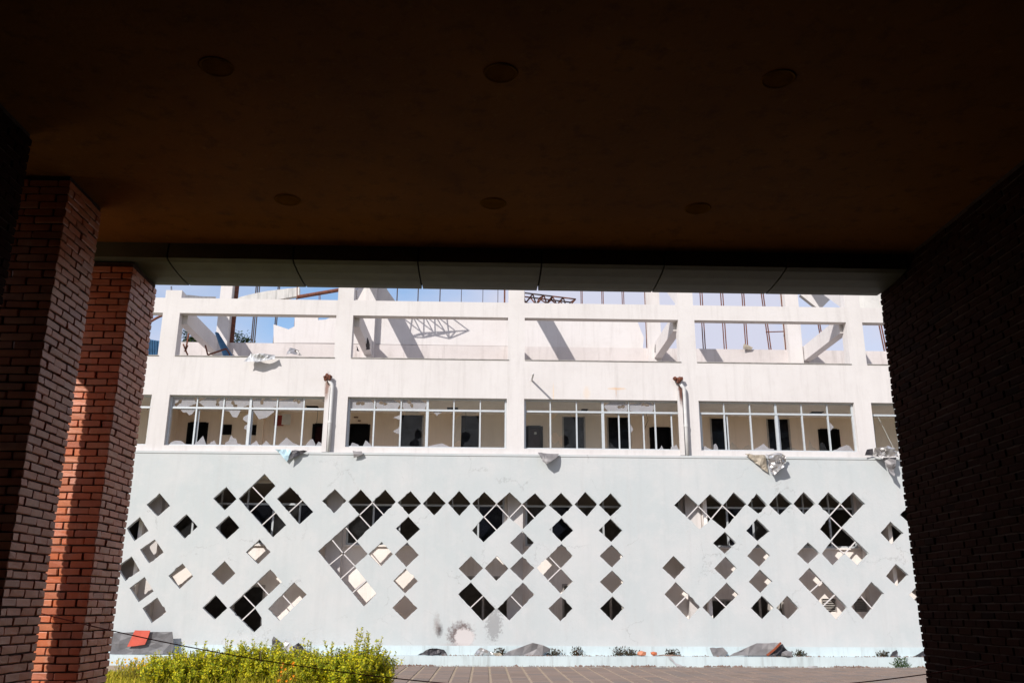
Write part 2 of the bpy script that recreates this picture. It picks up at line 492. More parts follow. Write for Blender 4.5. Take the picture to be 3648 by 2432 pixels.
while yy < D - 0.6:
    xx = -2.35
    while xx < 23.5:
        cands.append((xx, yy))
        xx += TW
    yy += TD; row += 1
def seen(x, y, z):
    d = Vector((x, y, z)) - EYE
    k = d.dot(FWD)
    if k <= 0: return False
    u = 1824 + F * d.dot(RIGHT) / k; vv = 1216 - F * d.dot(UP) / k
    return 0 < u < 3330 and vv < 2440
vis = [c_ for c_ in cands if seen(c_[0], c_[1], 0.0) and c_[0] > -2.0]
vis.sort(key=lambda c_: c_[1])
top = set(vis[:300])
for c_ in cands:
    k = random.randrange(4)
    sc_ = (TW - 0.06, TD - 0.045, 0.016 + random.uniform(-.003, .004))
    if c_ in top:
        o = link('paver', tile_meshes[k][1], paving, (c_[0], c_[1], 0.0))
        o.scale = sc_
    else:
        rest.add([(q[0] * sc_[0] + c_[0], q[1] * sc_[1] + c_[1], q[2] * sc_[2]) for q in tile_meshes[k][0].v], tile_meshes[k][0].f)
part('far_pavers', rest, 'paver_clay', paving, kind='stuff')

hb = MB()
for i in range(33):
    for j in range(17):
        x = -190 + i * 8; y = 150 + j * 10
        h = 62 * math.exp(-((x + 92) / 40) ** 2) * math.exp(-((y - 225) / 46) ** 2) + 3.0 * noise.noise(Vector((x * .03, y * .03, 0)))
        hb.v.append((x, y, max(h - 4, -1.5)))
hb.f = [(i * 17 + j, (i + 1) * 17 + j, (i + 1) * 17 + j + 1, i * 17 + j + 1) for i in range(32) for j in range(16)]
struct('hill', hb, 'hill_green')

# ------------------------------------------------------------------ the portico we stand in
CZ = 5.2
portico = thing('portico', 'dark brown portico overhead with metal panel edge, seen from beneath', 'portico', (0, 3, 0))
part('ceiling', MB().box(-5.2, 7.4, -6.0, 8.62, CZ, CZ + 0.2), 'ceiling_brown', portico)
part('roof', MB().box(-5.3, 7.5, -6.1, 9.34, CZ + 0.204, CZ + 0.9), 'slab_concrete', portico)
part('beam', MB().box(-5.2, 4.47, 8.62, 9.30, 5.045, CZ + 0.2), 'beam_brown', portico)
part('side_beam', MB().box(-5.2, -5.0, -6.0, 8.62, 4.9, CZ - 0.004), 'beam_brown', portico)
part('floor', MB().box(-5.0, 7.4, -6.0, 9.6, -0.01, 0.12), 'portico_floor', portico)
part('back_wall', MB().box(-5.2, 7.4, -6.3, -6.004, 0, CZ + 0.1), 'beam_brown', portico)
part('unseen_side_wall', MB().box(-4.9, -4.73, -6.0, 6.75, .121, CZ - .3), 'beam_brown', portico)  # unseen infill added to keep light out of the column gap
part('unseen_side_wall', MB().box(-4.6, -3.66, -6.0, 2.55, .121, CZ - .004), 'beam_brown', portico)  # unseen wall added to cut the light from the left
part('unseen_side_wall', MB().box(4.44, 7.2, -6.0, 2.59, .121, CZ - .004), 'beam_brown', portico)
seam = [-4.585 + 1.285 * k for k in range(8)]
for k in range(7):
    a, b = seam[k] + 0.008, min(seam[k + 1], 4.455) - 0.008
    prof = [(8.60, 5.20), (8.585, 5.03), (8.66, 5.012), (8.85, 4.996), (9.05, 4.990), (9.22, 4.994), (9.335, 5.004), (9.37, 5.04), (9.38, 5.32), (9.355, 5.32), (9.345, 5.06), (9.30, 5.03), (8.66, 5.035), (8.62, 5.044), (8.618, 5.20)]
    pr = MB()
    kk = len(prof)
    pr.add([(a, y, z) for y, z in prof] + [(b, y, z) for y, z in prof],
           [(i, (i + 1) % kk, kk + (i + 1) % kk, kk + i) for i in range(kk)] + [tuple(range(kk)), tuple(reversed(range(kk, 2 * kk)))])
    part('soffit_panel', pr, 'soffit_panel', portico, fix=True)
def ring(cx, cy, z0, z1, r0, r1, k=40):
    mb = MB()
    vs_ = []
    for i in range(k):
        a = 2 * math.pi * i / k
        c_, s_ = math.cos(a), math.sin(a)
        vs_ += [(cx + c_ * r1, cy + s_ * r1, z1), (cx + c_ * r1, cy + s_ * r1, z0 + .004), (cx + c_ * (r1 - .008), cy + s_ * (r1 - .008), z0), (cx + c_ * r0, cy + s_ * r0, z0 + .006), (cx + c_ * r0, cy + s_ * r0, z1)]
    fs = []
    for i in range(k):
        j = (i + 1) % k
        for q in range(5):
            fs.append((i * 5 + q, j * 5 + q, j * 5 + (q + 1) % 5, i * 5 + (q + 1) % 5))
    return mb.add(vs_, fs)
def disc(cx, cy, z0, z1, r, k=40):
    mb = MB()
    a = [(cx + r * math.cos(2 * math.pi * i / k), cy + r * math.sin(2 * math.pi * i / k)) for i in range(k)]
    return mb.prism([(x, y, z0) for x, y in a], (0, 0, z1 - z0))
for (x, y, lab) in [(-1.91, 5.43, 'round recessed ceiling light, left of the front row overhead'), (0.07, 5.43, 'round recessed ceiling light, middle of the front row overhead'),
                    (2.04, 5.43, 'round recessed ceiling light, right of the front row overhead'), (-1.86, 7.53, 'small round ceiling light near metal soffit, on the left'),
                    (0.04, 7.53, 'small round ceiling light near metal soffit, in the middle'), (1.96, 7.56, 'small round ceiling light near metal soffit, on the right')]:
    t = thing('ceiling_light', lab, 'lamp', (x, y, CZ), 'ceiling lights in the portico')
    part('trim', ring(x, y, CZ - 0.007, CZ - 0.0005, 0.098, 0.122), 'lamp_trim', t, fix=True)
    part('diffuser', disc(x, y, CZ - 0.004, CZ - 0.001, 0.0975), 'lamp_glass', t, fix=True)

# brick columns
brick_src = []
for k in range(5):
    bm = bmesh.new()
    bmesh.ops.create_cube(bm, size=1.0)
    bmesh.ops.scale(bm, vec=(0.21, 0.1, 0.06), verts=bm.verts)
    bmesh.ops.bevel(bm, geom=list(bm.edges), offset=0.006, segments=1, affect='EDGES')
    r = random.Random(40 + k)
    for vtx in bm.verts:
        vtx.co += Vector((r.uniform(-.0035, .0035), r.uniform(-.003, .003), r.uniform(-.003, .003)))
        vtx.co = Vector((vtx.co.x / 0.21, vtx.co.y / 0.1, vtx.co.z / 0.06))
    me = bpy.data.meshes.new('brick')
    bm.to_mesh(me); bm.free()
    me.materials.append(MATS['brick_clay'])
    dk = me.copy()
    dk.materials.clear(); dk.materials.append(MATS['shaded_brick'])
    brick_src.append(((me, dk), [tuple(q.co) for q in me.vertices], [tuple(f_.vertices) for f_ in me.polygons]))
def brick_column(name, label, X0, X1, Y0, Y1, z0, z1, faces, prefer, seed=0, clay=0):
    """faces: which sides show ('f' -Y, 'r' +X, 'l' -X, 'b' +Y); prefer(face, x, y, z) -> rank or None"""
    r = random.Random(seed)
    t = thing(name, label, 'column', ((X0 + X1) / 2, (Y0 + Y1) / 2, 0), 'brick columns of the portico')
    org = ORG[t.name]
    cm = MB().box(X0 + .014, X1 - .014, Y0 + .014, Y1 - .014, z0, z1)
    part('mortar_core', cm, 'mortar', t)
    items = []
    nc = int((z1 - z0) / 0.07)
    for i in range(nc):
        z = z0 + 0.035 + i * 0.07
        even = i % 2 == 0
        runs = []
        ix = 0.0 if even else 0.11
        iy = 0.11 if even else 0.0
        runs += [('f', X0 + ix, X1 - ix, Y0 + .05, 'x'), ('b', X0 + ix, X1 - ix, Y1 - .05, 'x'),
                 ('l', Y0 + iy, Y1 - iy, X0 + .05, 'y'), ('r', Y0 + iy, Y1 - iy, X1 - .05, 'y')]
        for fc, a, b, c_, ax in runs:
            nb = max(1, round((b - a) / 0.22))
            cuts = [a + (b - a) * q / nb + (r.uniform(-.012, .012) if 0 < q < nb else 0) for q in range(nb + 1)]
            for q in range(nb):
                s0, s1 = cuts[q] + .006, cuts[q + 1] - .006
                if q == 0: s0 -= .006
                if q == nb - 1: s1 += .006
                m_ = (s0 + s1) / 2
                j = max(-.008, min(.008, r.gauss(0, .004)))
                pos_ = (m_, c_ + j, z + r.uniform(-.002, .002)) if ax == 'x' else (c_ + j, m_, z + r.uniform(-.002, .002))
                items.append((fc, pos_, s1 - s0, 0.0 if ax == 'x' else math.pi / 2, r.randrange(5), r.uniform(-.012, .012), r.uniform(.054, .061)))
    rk = [(prefer(it[0], *it[1]), n_) for n_, it in enumerate(items)]
    chosen = {n_ for s_, n_ in sorted([q for q in rk if q[0] is not None])[:300]}
    rest_ = MB()
    for n_, (fc, ps, ln, rz, k, tilt, hh) in enumerate(items):
        me, vs_, fs = brick_src[k]
        if n_ in chosen:
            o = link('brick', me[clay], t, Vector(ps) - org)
            o.rotation_euler = (0, tilt * .5, rz + tilt)
            o.scale = (ln, 0.1, hh)
        else:
            ca, sa = math.cos(rz), math.sin(rz)
            vv = []
            for q in vs_:
                x_, y_, z_ = q[0] * ln, q[1] * 0.1, q[2] * hh
                vv.append((ps[0] + x_ * ca - y_ * sa, ps[1] + x_ * sa + y_ * ca, ps[2] + z_))
            rest_.add(vv, fs)
    part('other_bricks', rest_, ('brick_clay', 'shaded_brick')[clay], t, kind='stuff')
    return t
def pf_far(fc, x, y, z):
    if fc == 'f' and x > -4.15 and z > 0.75: return y * 0.1 + (0 if z < 5.1 else 9)
    if fc == 'r' and z > 0.75: return y * 0.1 + 1
    return None
def pf_near(fc, x, y, z):
    if fc == 'r' and z > 0.9: return y
    if fc == 'f' and x > -4.2 and z > 1.5: return 10 - x
    return None
CL, CR = -4.50, -3.65
brick_column('brick_column', 'lit orange brick column at the far left end, under the metal soffit', CL, CR, 8.64, 9.32, 0.12, 4.995, 'fr', pf_far, 1)
brick_column('brick_column', 'shaded brick column in front of the lit orange one', -4.62, CR, 7.12, 7.79, 0.12, CZ - .004, 'fr', pf_near, 2)
brick_column('brick_column', 'nearest brick column in deep shade at the left picture edge', -4.72, CR, 2.56, 6.43, 0.12, CZ - .004, 'fr', lambda fc, x, y, z: y if fc == 'r' and z > 3.0 else None, 3, 1)  # dark bricks stand for shade; unseen length added to block light
brick_column('brick_pier', 'wide deeply shaded brick pier filling the right side', 4.43, 7.2, 2.6, 9.33, 0.12, CZ - .004, 'l', lambda fc, x, y, z: -abs(z - 2.2) * -1 - (y > 6.9) * 5 if fc == 'l' and y > 6.9 and z > .8 else None, 4, 1)  # dark bricks stand for the shade on this side

# rope strung across the portico
rp = []
for i in range(61):
    u = i / 60
    x = -3.75 + u * (4.9 + 3.75)
    rp.append((x, 7.90, 0.93 + 0.62 * ((0.60 - u) / 0.60) ** 2 if u < .6 else 0.93 + 0.34 * ((u - .6) / .4) ** 2))
solo('rope', MB().tube(rp, 0.0048, 6), 'rope_red', 'thin dark red rope sagging low across the opening between the columns', 'rope', (0, 7.9, 0.93), smooth=True)

# ------------------------------------------------------------------ the wrecked building
BW0, BW1 = -18.0, 18.6
building = thing('building', 'wrecked white building with broken windows and roofless top storey', 'building', (0, D, 0))
bayL = [-15.58 + 5.6 * b for b in range(6)]
bayR = [-10.523 + 5.6 * b for b in range(6)]
holes = []
for b in range(6):
    holes.append((bayL[b], min(bayR[b], BW1 - .3), 9.28, 10.72))
    holes.append((bayL[b] - .015, min(bayR[b], BW1 - .3) - .026, 6.40, 8.0))
wl = part('wall', wall_with_holes(BW0, BW1, 6.0, 11.235, D + 0.06, D + 0.36, holes), 'white_plaster', building)
wl.data.materials.append(MATS['interior_white'])    # corridor side, made paler to bounce light
for f_ in wl.data.polygons:
    if f_.normal.y > 0.5 and f_.center.z < 9: f_.material_index = 1
pcs = [(bayR[b] + bayL[b + 1]) / 2 for b in range(5)]
for b in range(5):           # pier stumps rising over the beam, thicker behind
    part('pier', MB().box(bayR[b] + .012, bayL[b + 1] - .012, D + 0.064, D + 0.44, 11.236, 11.50 if b == 0 else 12.6), 'white_plaster', building)
    part('pier', MB().box(bayR[b] + .010, bayL[b + 1] - .010, D + 0.361, D + 0.50, 5.6, 11.234), 'white_plaster', building)
for b in range(6):           # dark drip sill under each roof opening
    part('sill', MB().box(bayL[b] + .004, min(bayR[b], BW1 - .35) + .03, D + 0.035, D + 0.30, 9.268, 9.292), 'slab_concrete', building)
part('lip', MB().box(BW0, BW1, D + 0.045, D + 0.13, 6.10, 6.225), 'white_plaster', building)
# slabs, end walls
part('roof_slab', MB().box(BW0, BW1, D + 0.362, D + 8.0, 8.55, 8.90), 'terrace_plaster', building)
part('corridor_ceiling', MB().box(BW0 + .3, BW1 - .3, D + 0.362, D + 2.4, 7.98, 8.04), 'interior_white', building)
part('floor_slab', MB().box(BW0, BW1, D + 0.20, D + 8.0, 5.42, 5.60), 'corridor_floor', building)
part('ground_slab', MB().box(BW0, BW1, D + 0.13, D + 8.0, 0.0, 0.30), 'corridor_floor', building)
part('rear_wall', MB().box(BW0, BW1, D + 8.0, D + 8.3, 0.0, 8.9), 'slab_concrete', building)
part('end_wall', MB().box(BW0, BW0 + .28, D + 0.362, D + 8.0, 0.301, 8.549), 'slab_concrete', building)
part('end_wall', MB().box(BW1 - .28, BW1, D + 0.362, D + 8.0, 0.301, 8.549), 'slab_concrete', building)

# upper corridor: back wall with doors and dark openings
YB = D + 2.4
def spanx(z, a, b, y):
    return at(*z(a, y), YB).x, at(*z(b, y), YB).x
dark = []
for z, a, b in [(z2, 590, 810), (z2, 1130, 1335), (z3, 530, 745), (z3, 945, 1165), (z4, 205, 425), (z4, 730, 945)]:
    x0, x1 = spanx(z, a, b, 1300)
    dark.append((x0, x1, 5.9, 7.93))
doors = []
for z, a, b, m_ in [(z1, 445, 620, 'dark_board'), (z1, 1610, 1745, 'door_maroon'), (z2, 112, 300, 'dark_board'), (z3, 195, 342, 'door_maroon'), (z3, 1350, 1537, 'dark_board'), (z4, 1220, 1402, 'dark_board')]:
    x0, x1 = spanx(z, a, b, 1400)
    doors.append((x0, x1, 5.6, 7.58, m_))
part('corridor_wall', wall_with_holes(BW0 + .3, BW1 - .3, 5.6, 8.5, YB, YB + .2, dark + [d_[:4] for d_ in doors]), 'interior_beige', building)
for d_ in dark:
    wn = part('inner_window', MB().box(d_[0], d_[0] + .05, YB - .02, YB + .1, d_[2], d_[3]).box(d_[1] - .05, d_[1], YB - .02, YB + .1, d_[2], d_[3]), 'old_frame', building)
    part('pane', MB().box(d_[0] + .051, d_[1] - .051, YB + .04, YB + .05, d_[2], d_[3]), 'tinted_glass', wn)
for k, d_ in enumerate(doors):
    dr = part('door', MB().box(d_[0] + .052, d_[1] - .052, YB + .10, YB + .15, d_[2] + .003, d_[3] - .052), d_[4], building)
    part('door_frame', MB().box(d_[0] - .03, d_[0] + .05, YB - .03, YB + .16, d_[2], d_[3]).box(d_[1] - .05, d_[1] + .03, YB - .03, YB + .16, d_[2], d_[3]).box(d_[0] + .05, d_[1] - .05, YB - .03, YB + .16, d_[3] - .05, d_[3] + .02), 'dark_board', dr)
    if k == 3:
        part('door_label', MB().box(d_[0] + .28, d_[0] + .36, YB + .09, YB + .099, 7.32, 7.40), 'cabinet_white', dr)
for a, b in [(750, 850), (1010, 1082)]:
    x0, x1 = spanx(z1, a, b, 1390)
    part('notice_board', MB().box(x0, x1, YB - .05, YB - .002, 7.18, 7.52), 'dark_board', building)
x0, x1 = spanx(z1, 1255, 1335, 1300)
fh = part('hose_cabinet', MB().box(x0, x1, YB - .12, YB - .002, 7.50, 7.84), 'cabinet_red', building, label='red fire hose cabinet on the corridor wall')
part('cabinet_door', MB().box(x1 + .01, x1 + .30, YB - .32, YB - .30, 7.48, 7.85), 'cabinet_white', fh)
for z, x in [(z1, 1120), (z2, 1130), (z4, 400)]:
    X = at(*z(x, 1400), YB).x
    part('pilaster', MB().box(X - .12, X + .1, YB - .10, YB - .002, 5.601, 7.978), 'interior_beige', building)
for z, a, b_ in [(z1, 1340, 1455), (z1, 1560, 1668), (z2, 1030, 1130), (z4, 1120, 1230), (z3, 700, 760)]:
    P = at(*z((a + b_) / 2, 1190), D + 1.7)
    hw = (b_ - a) / 2.614 * 29.2 / F / 2
    part('ceiling_hatch', MB().box(P.x - hw, P.x + hw, D + 1.35, D + 1.95, 7.955, 7.979), 'dark_board', building)
def cable(z, pts, Y, r_=.007, mat='dark_board'):
    part('hanging_cable', MB().tube([at(*z(*q), Y) for q in pts], r_, 5), mat, building)
cable(z1, [(1655, 1185), (1650, 1250), (1642, 1330), (1640, 1400)], D + 2.0)
cable(z4, [(1757, 1238), (1840, 1400), (1925, 1575)], D + .5, .008, 'cabinet_white')
cable(z2, [(1200, 1200), (1205, 1290), (1195, 1420)], D + 1.8)
cable(z3, [(1310, 1230), (1330, 1300), (1290, 1390), (1300, 1480)], D + 1.6)
for k in range(5):
    P = at(*z2(165 + (k * 37) % 60, 1270 + (k % 2) * 32), YB - .004)
    part('wall_fixing', MB().box(P.x - .02, P.x + .02, YB - .02, YB - .002, P.z - .02, P.z + .02), 'rusty_steel', building)
x0, x1 = spanx(z1, 300, 385, 1400)
part('cross_wall', MB().box(x0 - .4, x0 + .14, D + 1.2, YB - .002, 5.601, 7.978), 'interior_beige', building)

# upper windows
def jag(pts, r, amp):
    return [(x + r.uniform(-amp, amp), z + r.uniform(-amp, amp)) for x, z in pts]
def pane_shape(x0, x1, z0, z1, kind, r):
    """list of polygons (x, z) of the glass left in a cell"""
    W, H = x1 - x0, z1 - z0
    if kind == 'full':
        return [[(x0, z0), (x1, z0), (x1, z1), (x0, z1)]]
    if kind == 'hole':
        k = 16
        cx, cz = x0 + W * r.uniform(.22, .78), z0 + H * (r.uniform(.3, .8) if H < .6 else r.uniform(.15, .4))
        ou, inn = [], []
        for i in range(k):
            a = 2 * math.pi * i / k
            dx, dz = math.cos(a), math.sin(a)
            tx = ((x1 - cx) / dx if dx > 1e-6 else (x0 - cx) / dx if dx < -1e-6 else 9)
            tz = ((z1 - cz) / dz if dz > 1e-6 else (z0 - cz) / dz if dz < -1e-6 else 9)
            tt = min(tx, tz)
            ou.append((cx + dx * tt, cz + dz * tt))
            ri = min(tt * .96, (.45 + .35 * math.sin(a * 2 + cx * 9) + r.uniform(-.12, .25)) * min(W, H) * .5)
            inn.append((cx + dx * ri, cz + dz * ri))
        return [[ou[i], ou[(i + 1) % k], inn[(i + 1) % k], inn[i]] for i in range(k)]
    res = []
    def edge(a, b, depth, nrm, ns=0):
        ns = ns or r.choice((1, 1, 2))
        for q in range(ns):
            u0 = max(0.0, (q + r.uniform(-.1, .3)) / ns); u1 = min(1.0, u0 + r.uniform(.35, .95) / ns)
            k = r.choice((3, 4, 5, 6))
            pk = r.uniform(.15, .85); hh = depth * r.uniform(.35, 1.0)
            prev = None
            pc = []
            res.append(pc)
            for i in range(k + 1):
                t_ = i / k
                e_ = (t_ / pk if t_ < pk else (1 - t_) / (1 - pk))
                h = hh * max(0.02, e_ ** r.uniform(.5, 1.5)) * r.uniform(.75, 1.1)
                if i in (0, k): h = hh * r.uniform(.0, .25)
                u = u0 + (u1 - u0) * t_
                p0 = (a[0] + (b[0] - a[0]) * u, a[1] + (b[1] - a[1]) * u)
                p1 = (p0[0] + nrm[0] * h + nrm[1] * r.uniform(-.02, .02), p0[1] + nrm[1] * h)
                if prev: pc.append([prev[0], p0, p1, prev[1]])
                prev = (p0, p1)
    if 'b' in kind: edge((x0, z0), (x1, z0), H * .32, (0, 1))
    if 't' in kind: edge((x0, z1), (x1, z1), H * .38, (0, -1), 1)
    if 'r' in kind: edge((x1, z0 + H * .35), (x1, z1), W * .42, (-1, 0))
    if 'l' in kind: edge((x0, z0 + H * .35), (x0, z1), W * .42, (1, 0))
    return res
# per window: transom cells, lower cells ('d' in front = dusty), extra sash stiles as fractions
WIN = {0: (['full'] * 6, ['full'] * 6, []),
       1: (['dhole', 'dhole', 'dhole', 'dhole', 'dhole', 'dr'], ['dtb', 'db', 'dtrb', 'dtb', 'db', 'db'], [1.08, 3.08]),
       2: (['dhole', 'dhole', 'dhole', 'full', 'full', 'full'], ['db', 'dr', 'hole', 'dtb', 'hole', 'full'], [0.06]),
       3: (['full', 'full', 'full', 'dhole', 'dhole', 'full'], ['full', 'hole', 'full', 'b', 'dl', 'db'], [3.62, 4.56, 5.64]),
       4: (['full', 'full', 'full', 'full', 'full', 'full'], ['db', 'b', 'db', 'b', 'b', 'dlb'], [0.12, 1.12, 3.1]),
       5: (['full', 'full', 'full', 'full', 'full', 'full'], ['full', 'db', 'db', 'full', 'b', 'b'], [0.1])}
for b in range(6):
    xa, xb = bayL[b] - .013, min(bayR[b], BW1 - .3) - .028
    r = random.Random(90 + b)
    y0, y1 = D + 0.20, D + 0.26
    za, zt, zb = 6.402, 7.62, 7.998
    fr = MB().box(xa, xa + .06, y0, y1, za, zb).box(xb - .06, xb, y0, y1, za, zb).box(xa + .06, xb - .06, y0, y1, za, za + .05).box(xa + .06, xb - .06, y0, y1, zb - .04, zb)
    wn = part('window', fr, 'aluminium', building)
    part('transom', MB().box(xa + .06, xb - .06, y0 - .012, y1 + .002, zt - .03, zt + .03), 'aluminium', wn)
    cw = (xb - xa) / 6
    for k in range(1, 6):
        hw = .045 if k == 3 else .024
        part('mullion', MB().box(xa + cw * k - hw, xa + cw * k + hw, y0 - .004, y1 + .003, za + .05, zt - .03), 'aluminium', wn)
        part('mullion', MB().box(xa + cw * k - hw * .8, xa + cw * k + hw * .8, y0 - .004, y1 + .003, zt + .03, zb - .04), 'aluminium', wn)
    for s_ in WIN[b][2]:
        part('sash', MB().box(xa + cw * s_ - .022, xa + cw * s_ + .022, y1 + .006, y1 + .04, za + .05, zt - .03), 'aluminium', wn)
    for rowi, (c0, c1) in enumerate(((zt + .03, zb - .04), (za + .05, zt - .03))):
        for k in range(6):
            kd = WIN[b][rowi][k]
            dusty = kd[0] == 'd'
            kd = kd[1:] if dusty else kd
            pcs_ = pane_shape(xa + cw * k + .03, xa + cw * (k + 1) - .03, c0, c1, kd, r)
            if kd in ('full', 'hole'): pcs_ = [pcs_]
            for ps_ in pcs_:
                g_ = MB()
                for poly in ps_:
                    g_.prism([(x, y0 + .028, z) for x, z in poly], (0, .005, 0))
                part('pane' if kd in ('full', 'hole') else 'glass_shard', g_, 'dusty_glass' if dusty else 'clear_glass', wn, fix=True)

# ---- roofless top storey
YT = D + 4.0
part('rear_parapet', MB().box(BW0, BW1, YT, YT + .25, 8.901, 10.90), 'terrace_plaster', building)
def poly_at(z, pts, Y):
    return [at(*z(x, y), Y) for x, y in pts]
def plate(name, polys, mat, th=0.12, Y=YT + .03):
    mb = MB()
    for z, pts in polys:
        mb.prism(poly_at(z, pts, Y), (0, th, 0))
    return part(name, mb, mat, building, fix=True)
plate('rear_wall_panel', [(z1, [(1240, 578), (1240, 405), (1310, 428), (1380, 452), (1435, 425), (1440, 250), (1655, 250), (1655, 366), (1725, 360), (1790, 336), (1816, 300), (1840, 250), (1925, 250), (1925, 580)])], 'rear_plaster')
plate('rear_wall_panel', [(z2, [(97, 585), (97, -60), (430, -60), (470, 85), (545, 190), (548, 262), (1660, 268), (1660, 608)])], 'rear_plaster')
plate('rear_wall_panel', [(z3, [(93, 612), (93, 272), (1205, 285), (1232, 378), (1262, 460), (1290, 528), (1280, 632)])], 'rear_plaster')
plate('broken_cornice', [(z1, [(868, 185), (932, 150), (1060, 118), (1180, 95), (1480, 60), (1480, 138), (1290, 172)])], 'dirty_concrete', .2, YT - .2)
plate('broken_cornice', [(z4, [(1595, 262), (1592, 60), (2000, 60), (2000, 262)])], 'dirty_concrete', .2, YT - .4)
plate('broken_cornice', [(z4, [(1050, 130), (1430, 60), (1320, 180), (1240, 262), (1190, 240)])], 'white_plaster', .2, YT - .1)
# cut cross walls running back from the first pier
def fin(pts3, th):
    return part('cross_wall', MB().prism(pts3, (th, 0, 0)), 'dirty_concrete', building, fix=True)
A = at(*z1(392, 86), D + .46); B = at(*z1(860, 156), YT - .01)
fin([(A.x, D + .50, 11.0), (A.x, D + .50, 11.50), (A.x, D + 1.2, 11.74), (A.x, D + 2.4, 12.12), (A.x, YT - .05, 12.66), (A.x, YT - .05, 12.15)], -.22)
# rear columns
for z, a, b, y in [(z1, 712, 822, 450), (z2, 255, 352, 430), (z3, 1330, 1448, 500), (z4, 930, 1055, 500), (z4, 1905, 2000, 500)]:
    x0 = at(*z(a, y), YT - .2).x; x1 = at(*z(b, y), YT - .2).x
    part('rear_column', MB().box(x0, x1, YT - .24, YT + .28, 8.902, 14.1), 'rear_plaster', building)
# roof beams from the front piers to the rear wall
for k, pc in enumerate(pcs):
    xo = {0: .30, 1: .30, 2: 0., 3: -.24, 4: -.24}[k]
    part('roof_beam', MB().box(pc + xo - .14, pc + xo + .14, D + .365 if k == 2 else D + .37, YT - .002, 10.44, 10.98), 'white_plaster', building)
for k, pc in enumerate(pcs):      # sloping rafters that still reach up to the rear columns
    if k == 0: continue
    xo = {1: .10, 2: .08, 3: .0, 4: .0}[k]
    part('rafter', MB().bar((pc + xo, D + .44, 11.55), (pc + xo, YT - .25, 13.85), .32, .42, ref=(1, 0, 0)), 'white_plaster', building)
part('roof_beam', MB().box(-15.9, -15.62, D + .37, YT - .002, 10.44, 10.98), 'white_plaster', building)
# rusty posts and studs left in the rear wall
def stud(z, a, b, y=450, w_=.028, mat='rusty_steel', lean=0.0, z0=10.89, z1_=13.2):
    P = at(*z((a + b) / 2, y), YT + .1)
    wd = (at(*z(b, y), YT + .1).x - at(*z(a, y), YT + .1).x) if b > a else w_
    part('steel_post', MB().bar((P.x + lean, YT + .1, z0), (P.x - lean * .9, YT + .1, z1_), wd, .06), mat, building)
for a in (1042, 1057, 1074): stud(z1, a, a, mat='dark_steel')
for a in (1250, 1264): stud(z1, a, a, mat='dark_steel')
stud(z1, 845, 880); stud(z1, 1438, 1438, 400)
for a in (562, 757, 961): stud(z2, a, a, 130, .035, 'dark_steel', z0=10.95)
for a in (1160, 1360, 1500): stud(z2, a, a, 130, .022, 'dark_steel', z0=10.95)
stud(z2, 1555, 1570, 130, z0=10.95)
for a in (705, 717, 899, 912, 1088, 1103): stud(z3, a, a, 150, .024, z0=11.2)
stud(z3, 1297, 1319, 160); 
for a in (133, 152, 327, 347, 527, 545): stud(z4, a, a, 430, .026)
for a in (716, 734): stud(z4, a + 10, a + 10, 450, .026, lean=.07)
stud(z4, 893, 922, 450); stud(z4, 925, 934, 300, mat='dark_steel')
for a in (1203, 1219): stud(z4, a + 14, a + 14, 450, .024, lean=.08)
for a in (1775, 1795): stud(z4, a + 12, a + 12, 480, .026, lean=.1)
P0 = at(*z4(728, 477), YT + .1); P1 = at(*z4(892, 472), YT + .1)
part('steel_rail', MB().bar(P0, P1, .03, .04), 'rusty_steel', building)
P0 = at(*z4(92, 641), YT + .08); P1 = at(*z4(905, 652), YT + .08)
part('steel_rail', MB().bar(P0, P1, .05, .06), 'rusty_steel', building)
P0 = at(*z1(1465, 152), YT - .4); P1 = at(*z1(1850, 86), YT - .4)
pp = MB().tube([P0, P1], .07, 10); 
part('fallen_pipe', pp, 'rusty_steel', building)
P2 = at(*z1(1460, 60), YT - .4); part('steel_rod', MB().bar(P2, at(*z1(1460, 190), YT - .4), .03, .03), 'rusty_steel', building)
for a in (1664, 1675): part('steel_rod', MB().bar(at(*z1(a, 100), YT - .4), at(*z1(a, 185), YT - .4), .02, .02), 'rusty_steel', building)
# starter bars
for z, pts in [(z1, [(292, 50), (297, 85)]), (z1, [(285, 52), (288, 85)])]:
    part('starter_bar', MB().bar(at(*z(*pts[0]), D + .2), at(*z(*pts[1]), D + .2) - Vector((0, 0, .05)), .014, .014), 'dark_steel', building)

# twisted roof truss
def truss(label, c, ax, nx_, s, tilt, thick, seed):
    r = random.Random(seed)
    t = thing('roof_truss', label, 'truss', c)
    R_ = Matrix.Rotation(tilt, 3, 'Y') @ Matrix.Rotation(ax, 3, 'Z')
    T, Bn = {}, {}
    for i in range(nx_ + 1):
        for j in range(2):
            T[i, j] = Vector(c) + R_ @ Vector((i * s + r.uniform(-.06, .06), j * s, s * .7))
    for i in range(nx_):
        Bn[i] = Vector(c) + R_ @ Vector((i * s + s / 2, s / 2 + r.uniform(-.1, .1), r.uniform(-.08, .08)))
    def rod(a, b, w_=thick):
        part('rod', MB().tube([a, b], w_, 6), r.choice(['rusty_steel', 'rusty_steel', 'dark_steel']), t, smooth=True)
    for i in range(nx_):
        for j in range(2):
            rod(T[i, j], T[i + 1, j]); rod(T[i, j], Bn[i]); rod(T[i + 1, j], Bn[i])
        if i: rod(Bn[i - 1], Bn[i])
    for i in range(nx_ + 1): rod(T[i, 0], T[i, 1])
    return t
pc_ = at(*z2(1775, 150), D + 2.2)
truss('rusty twisted roof truss poking up behind the white frame', (at(*z2(1730, 150), YT + .6).x, YT + .6, at(*z2(1730, 178), YT + .6).z), .25, 5, .42, .02, .028, 3)
truss('bent steel truss hanging over the roofless storey, casting a lattice shadow', (-5.0, D + 1.0, 13.3), .4, 4, .75, .30, .022, 5)

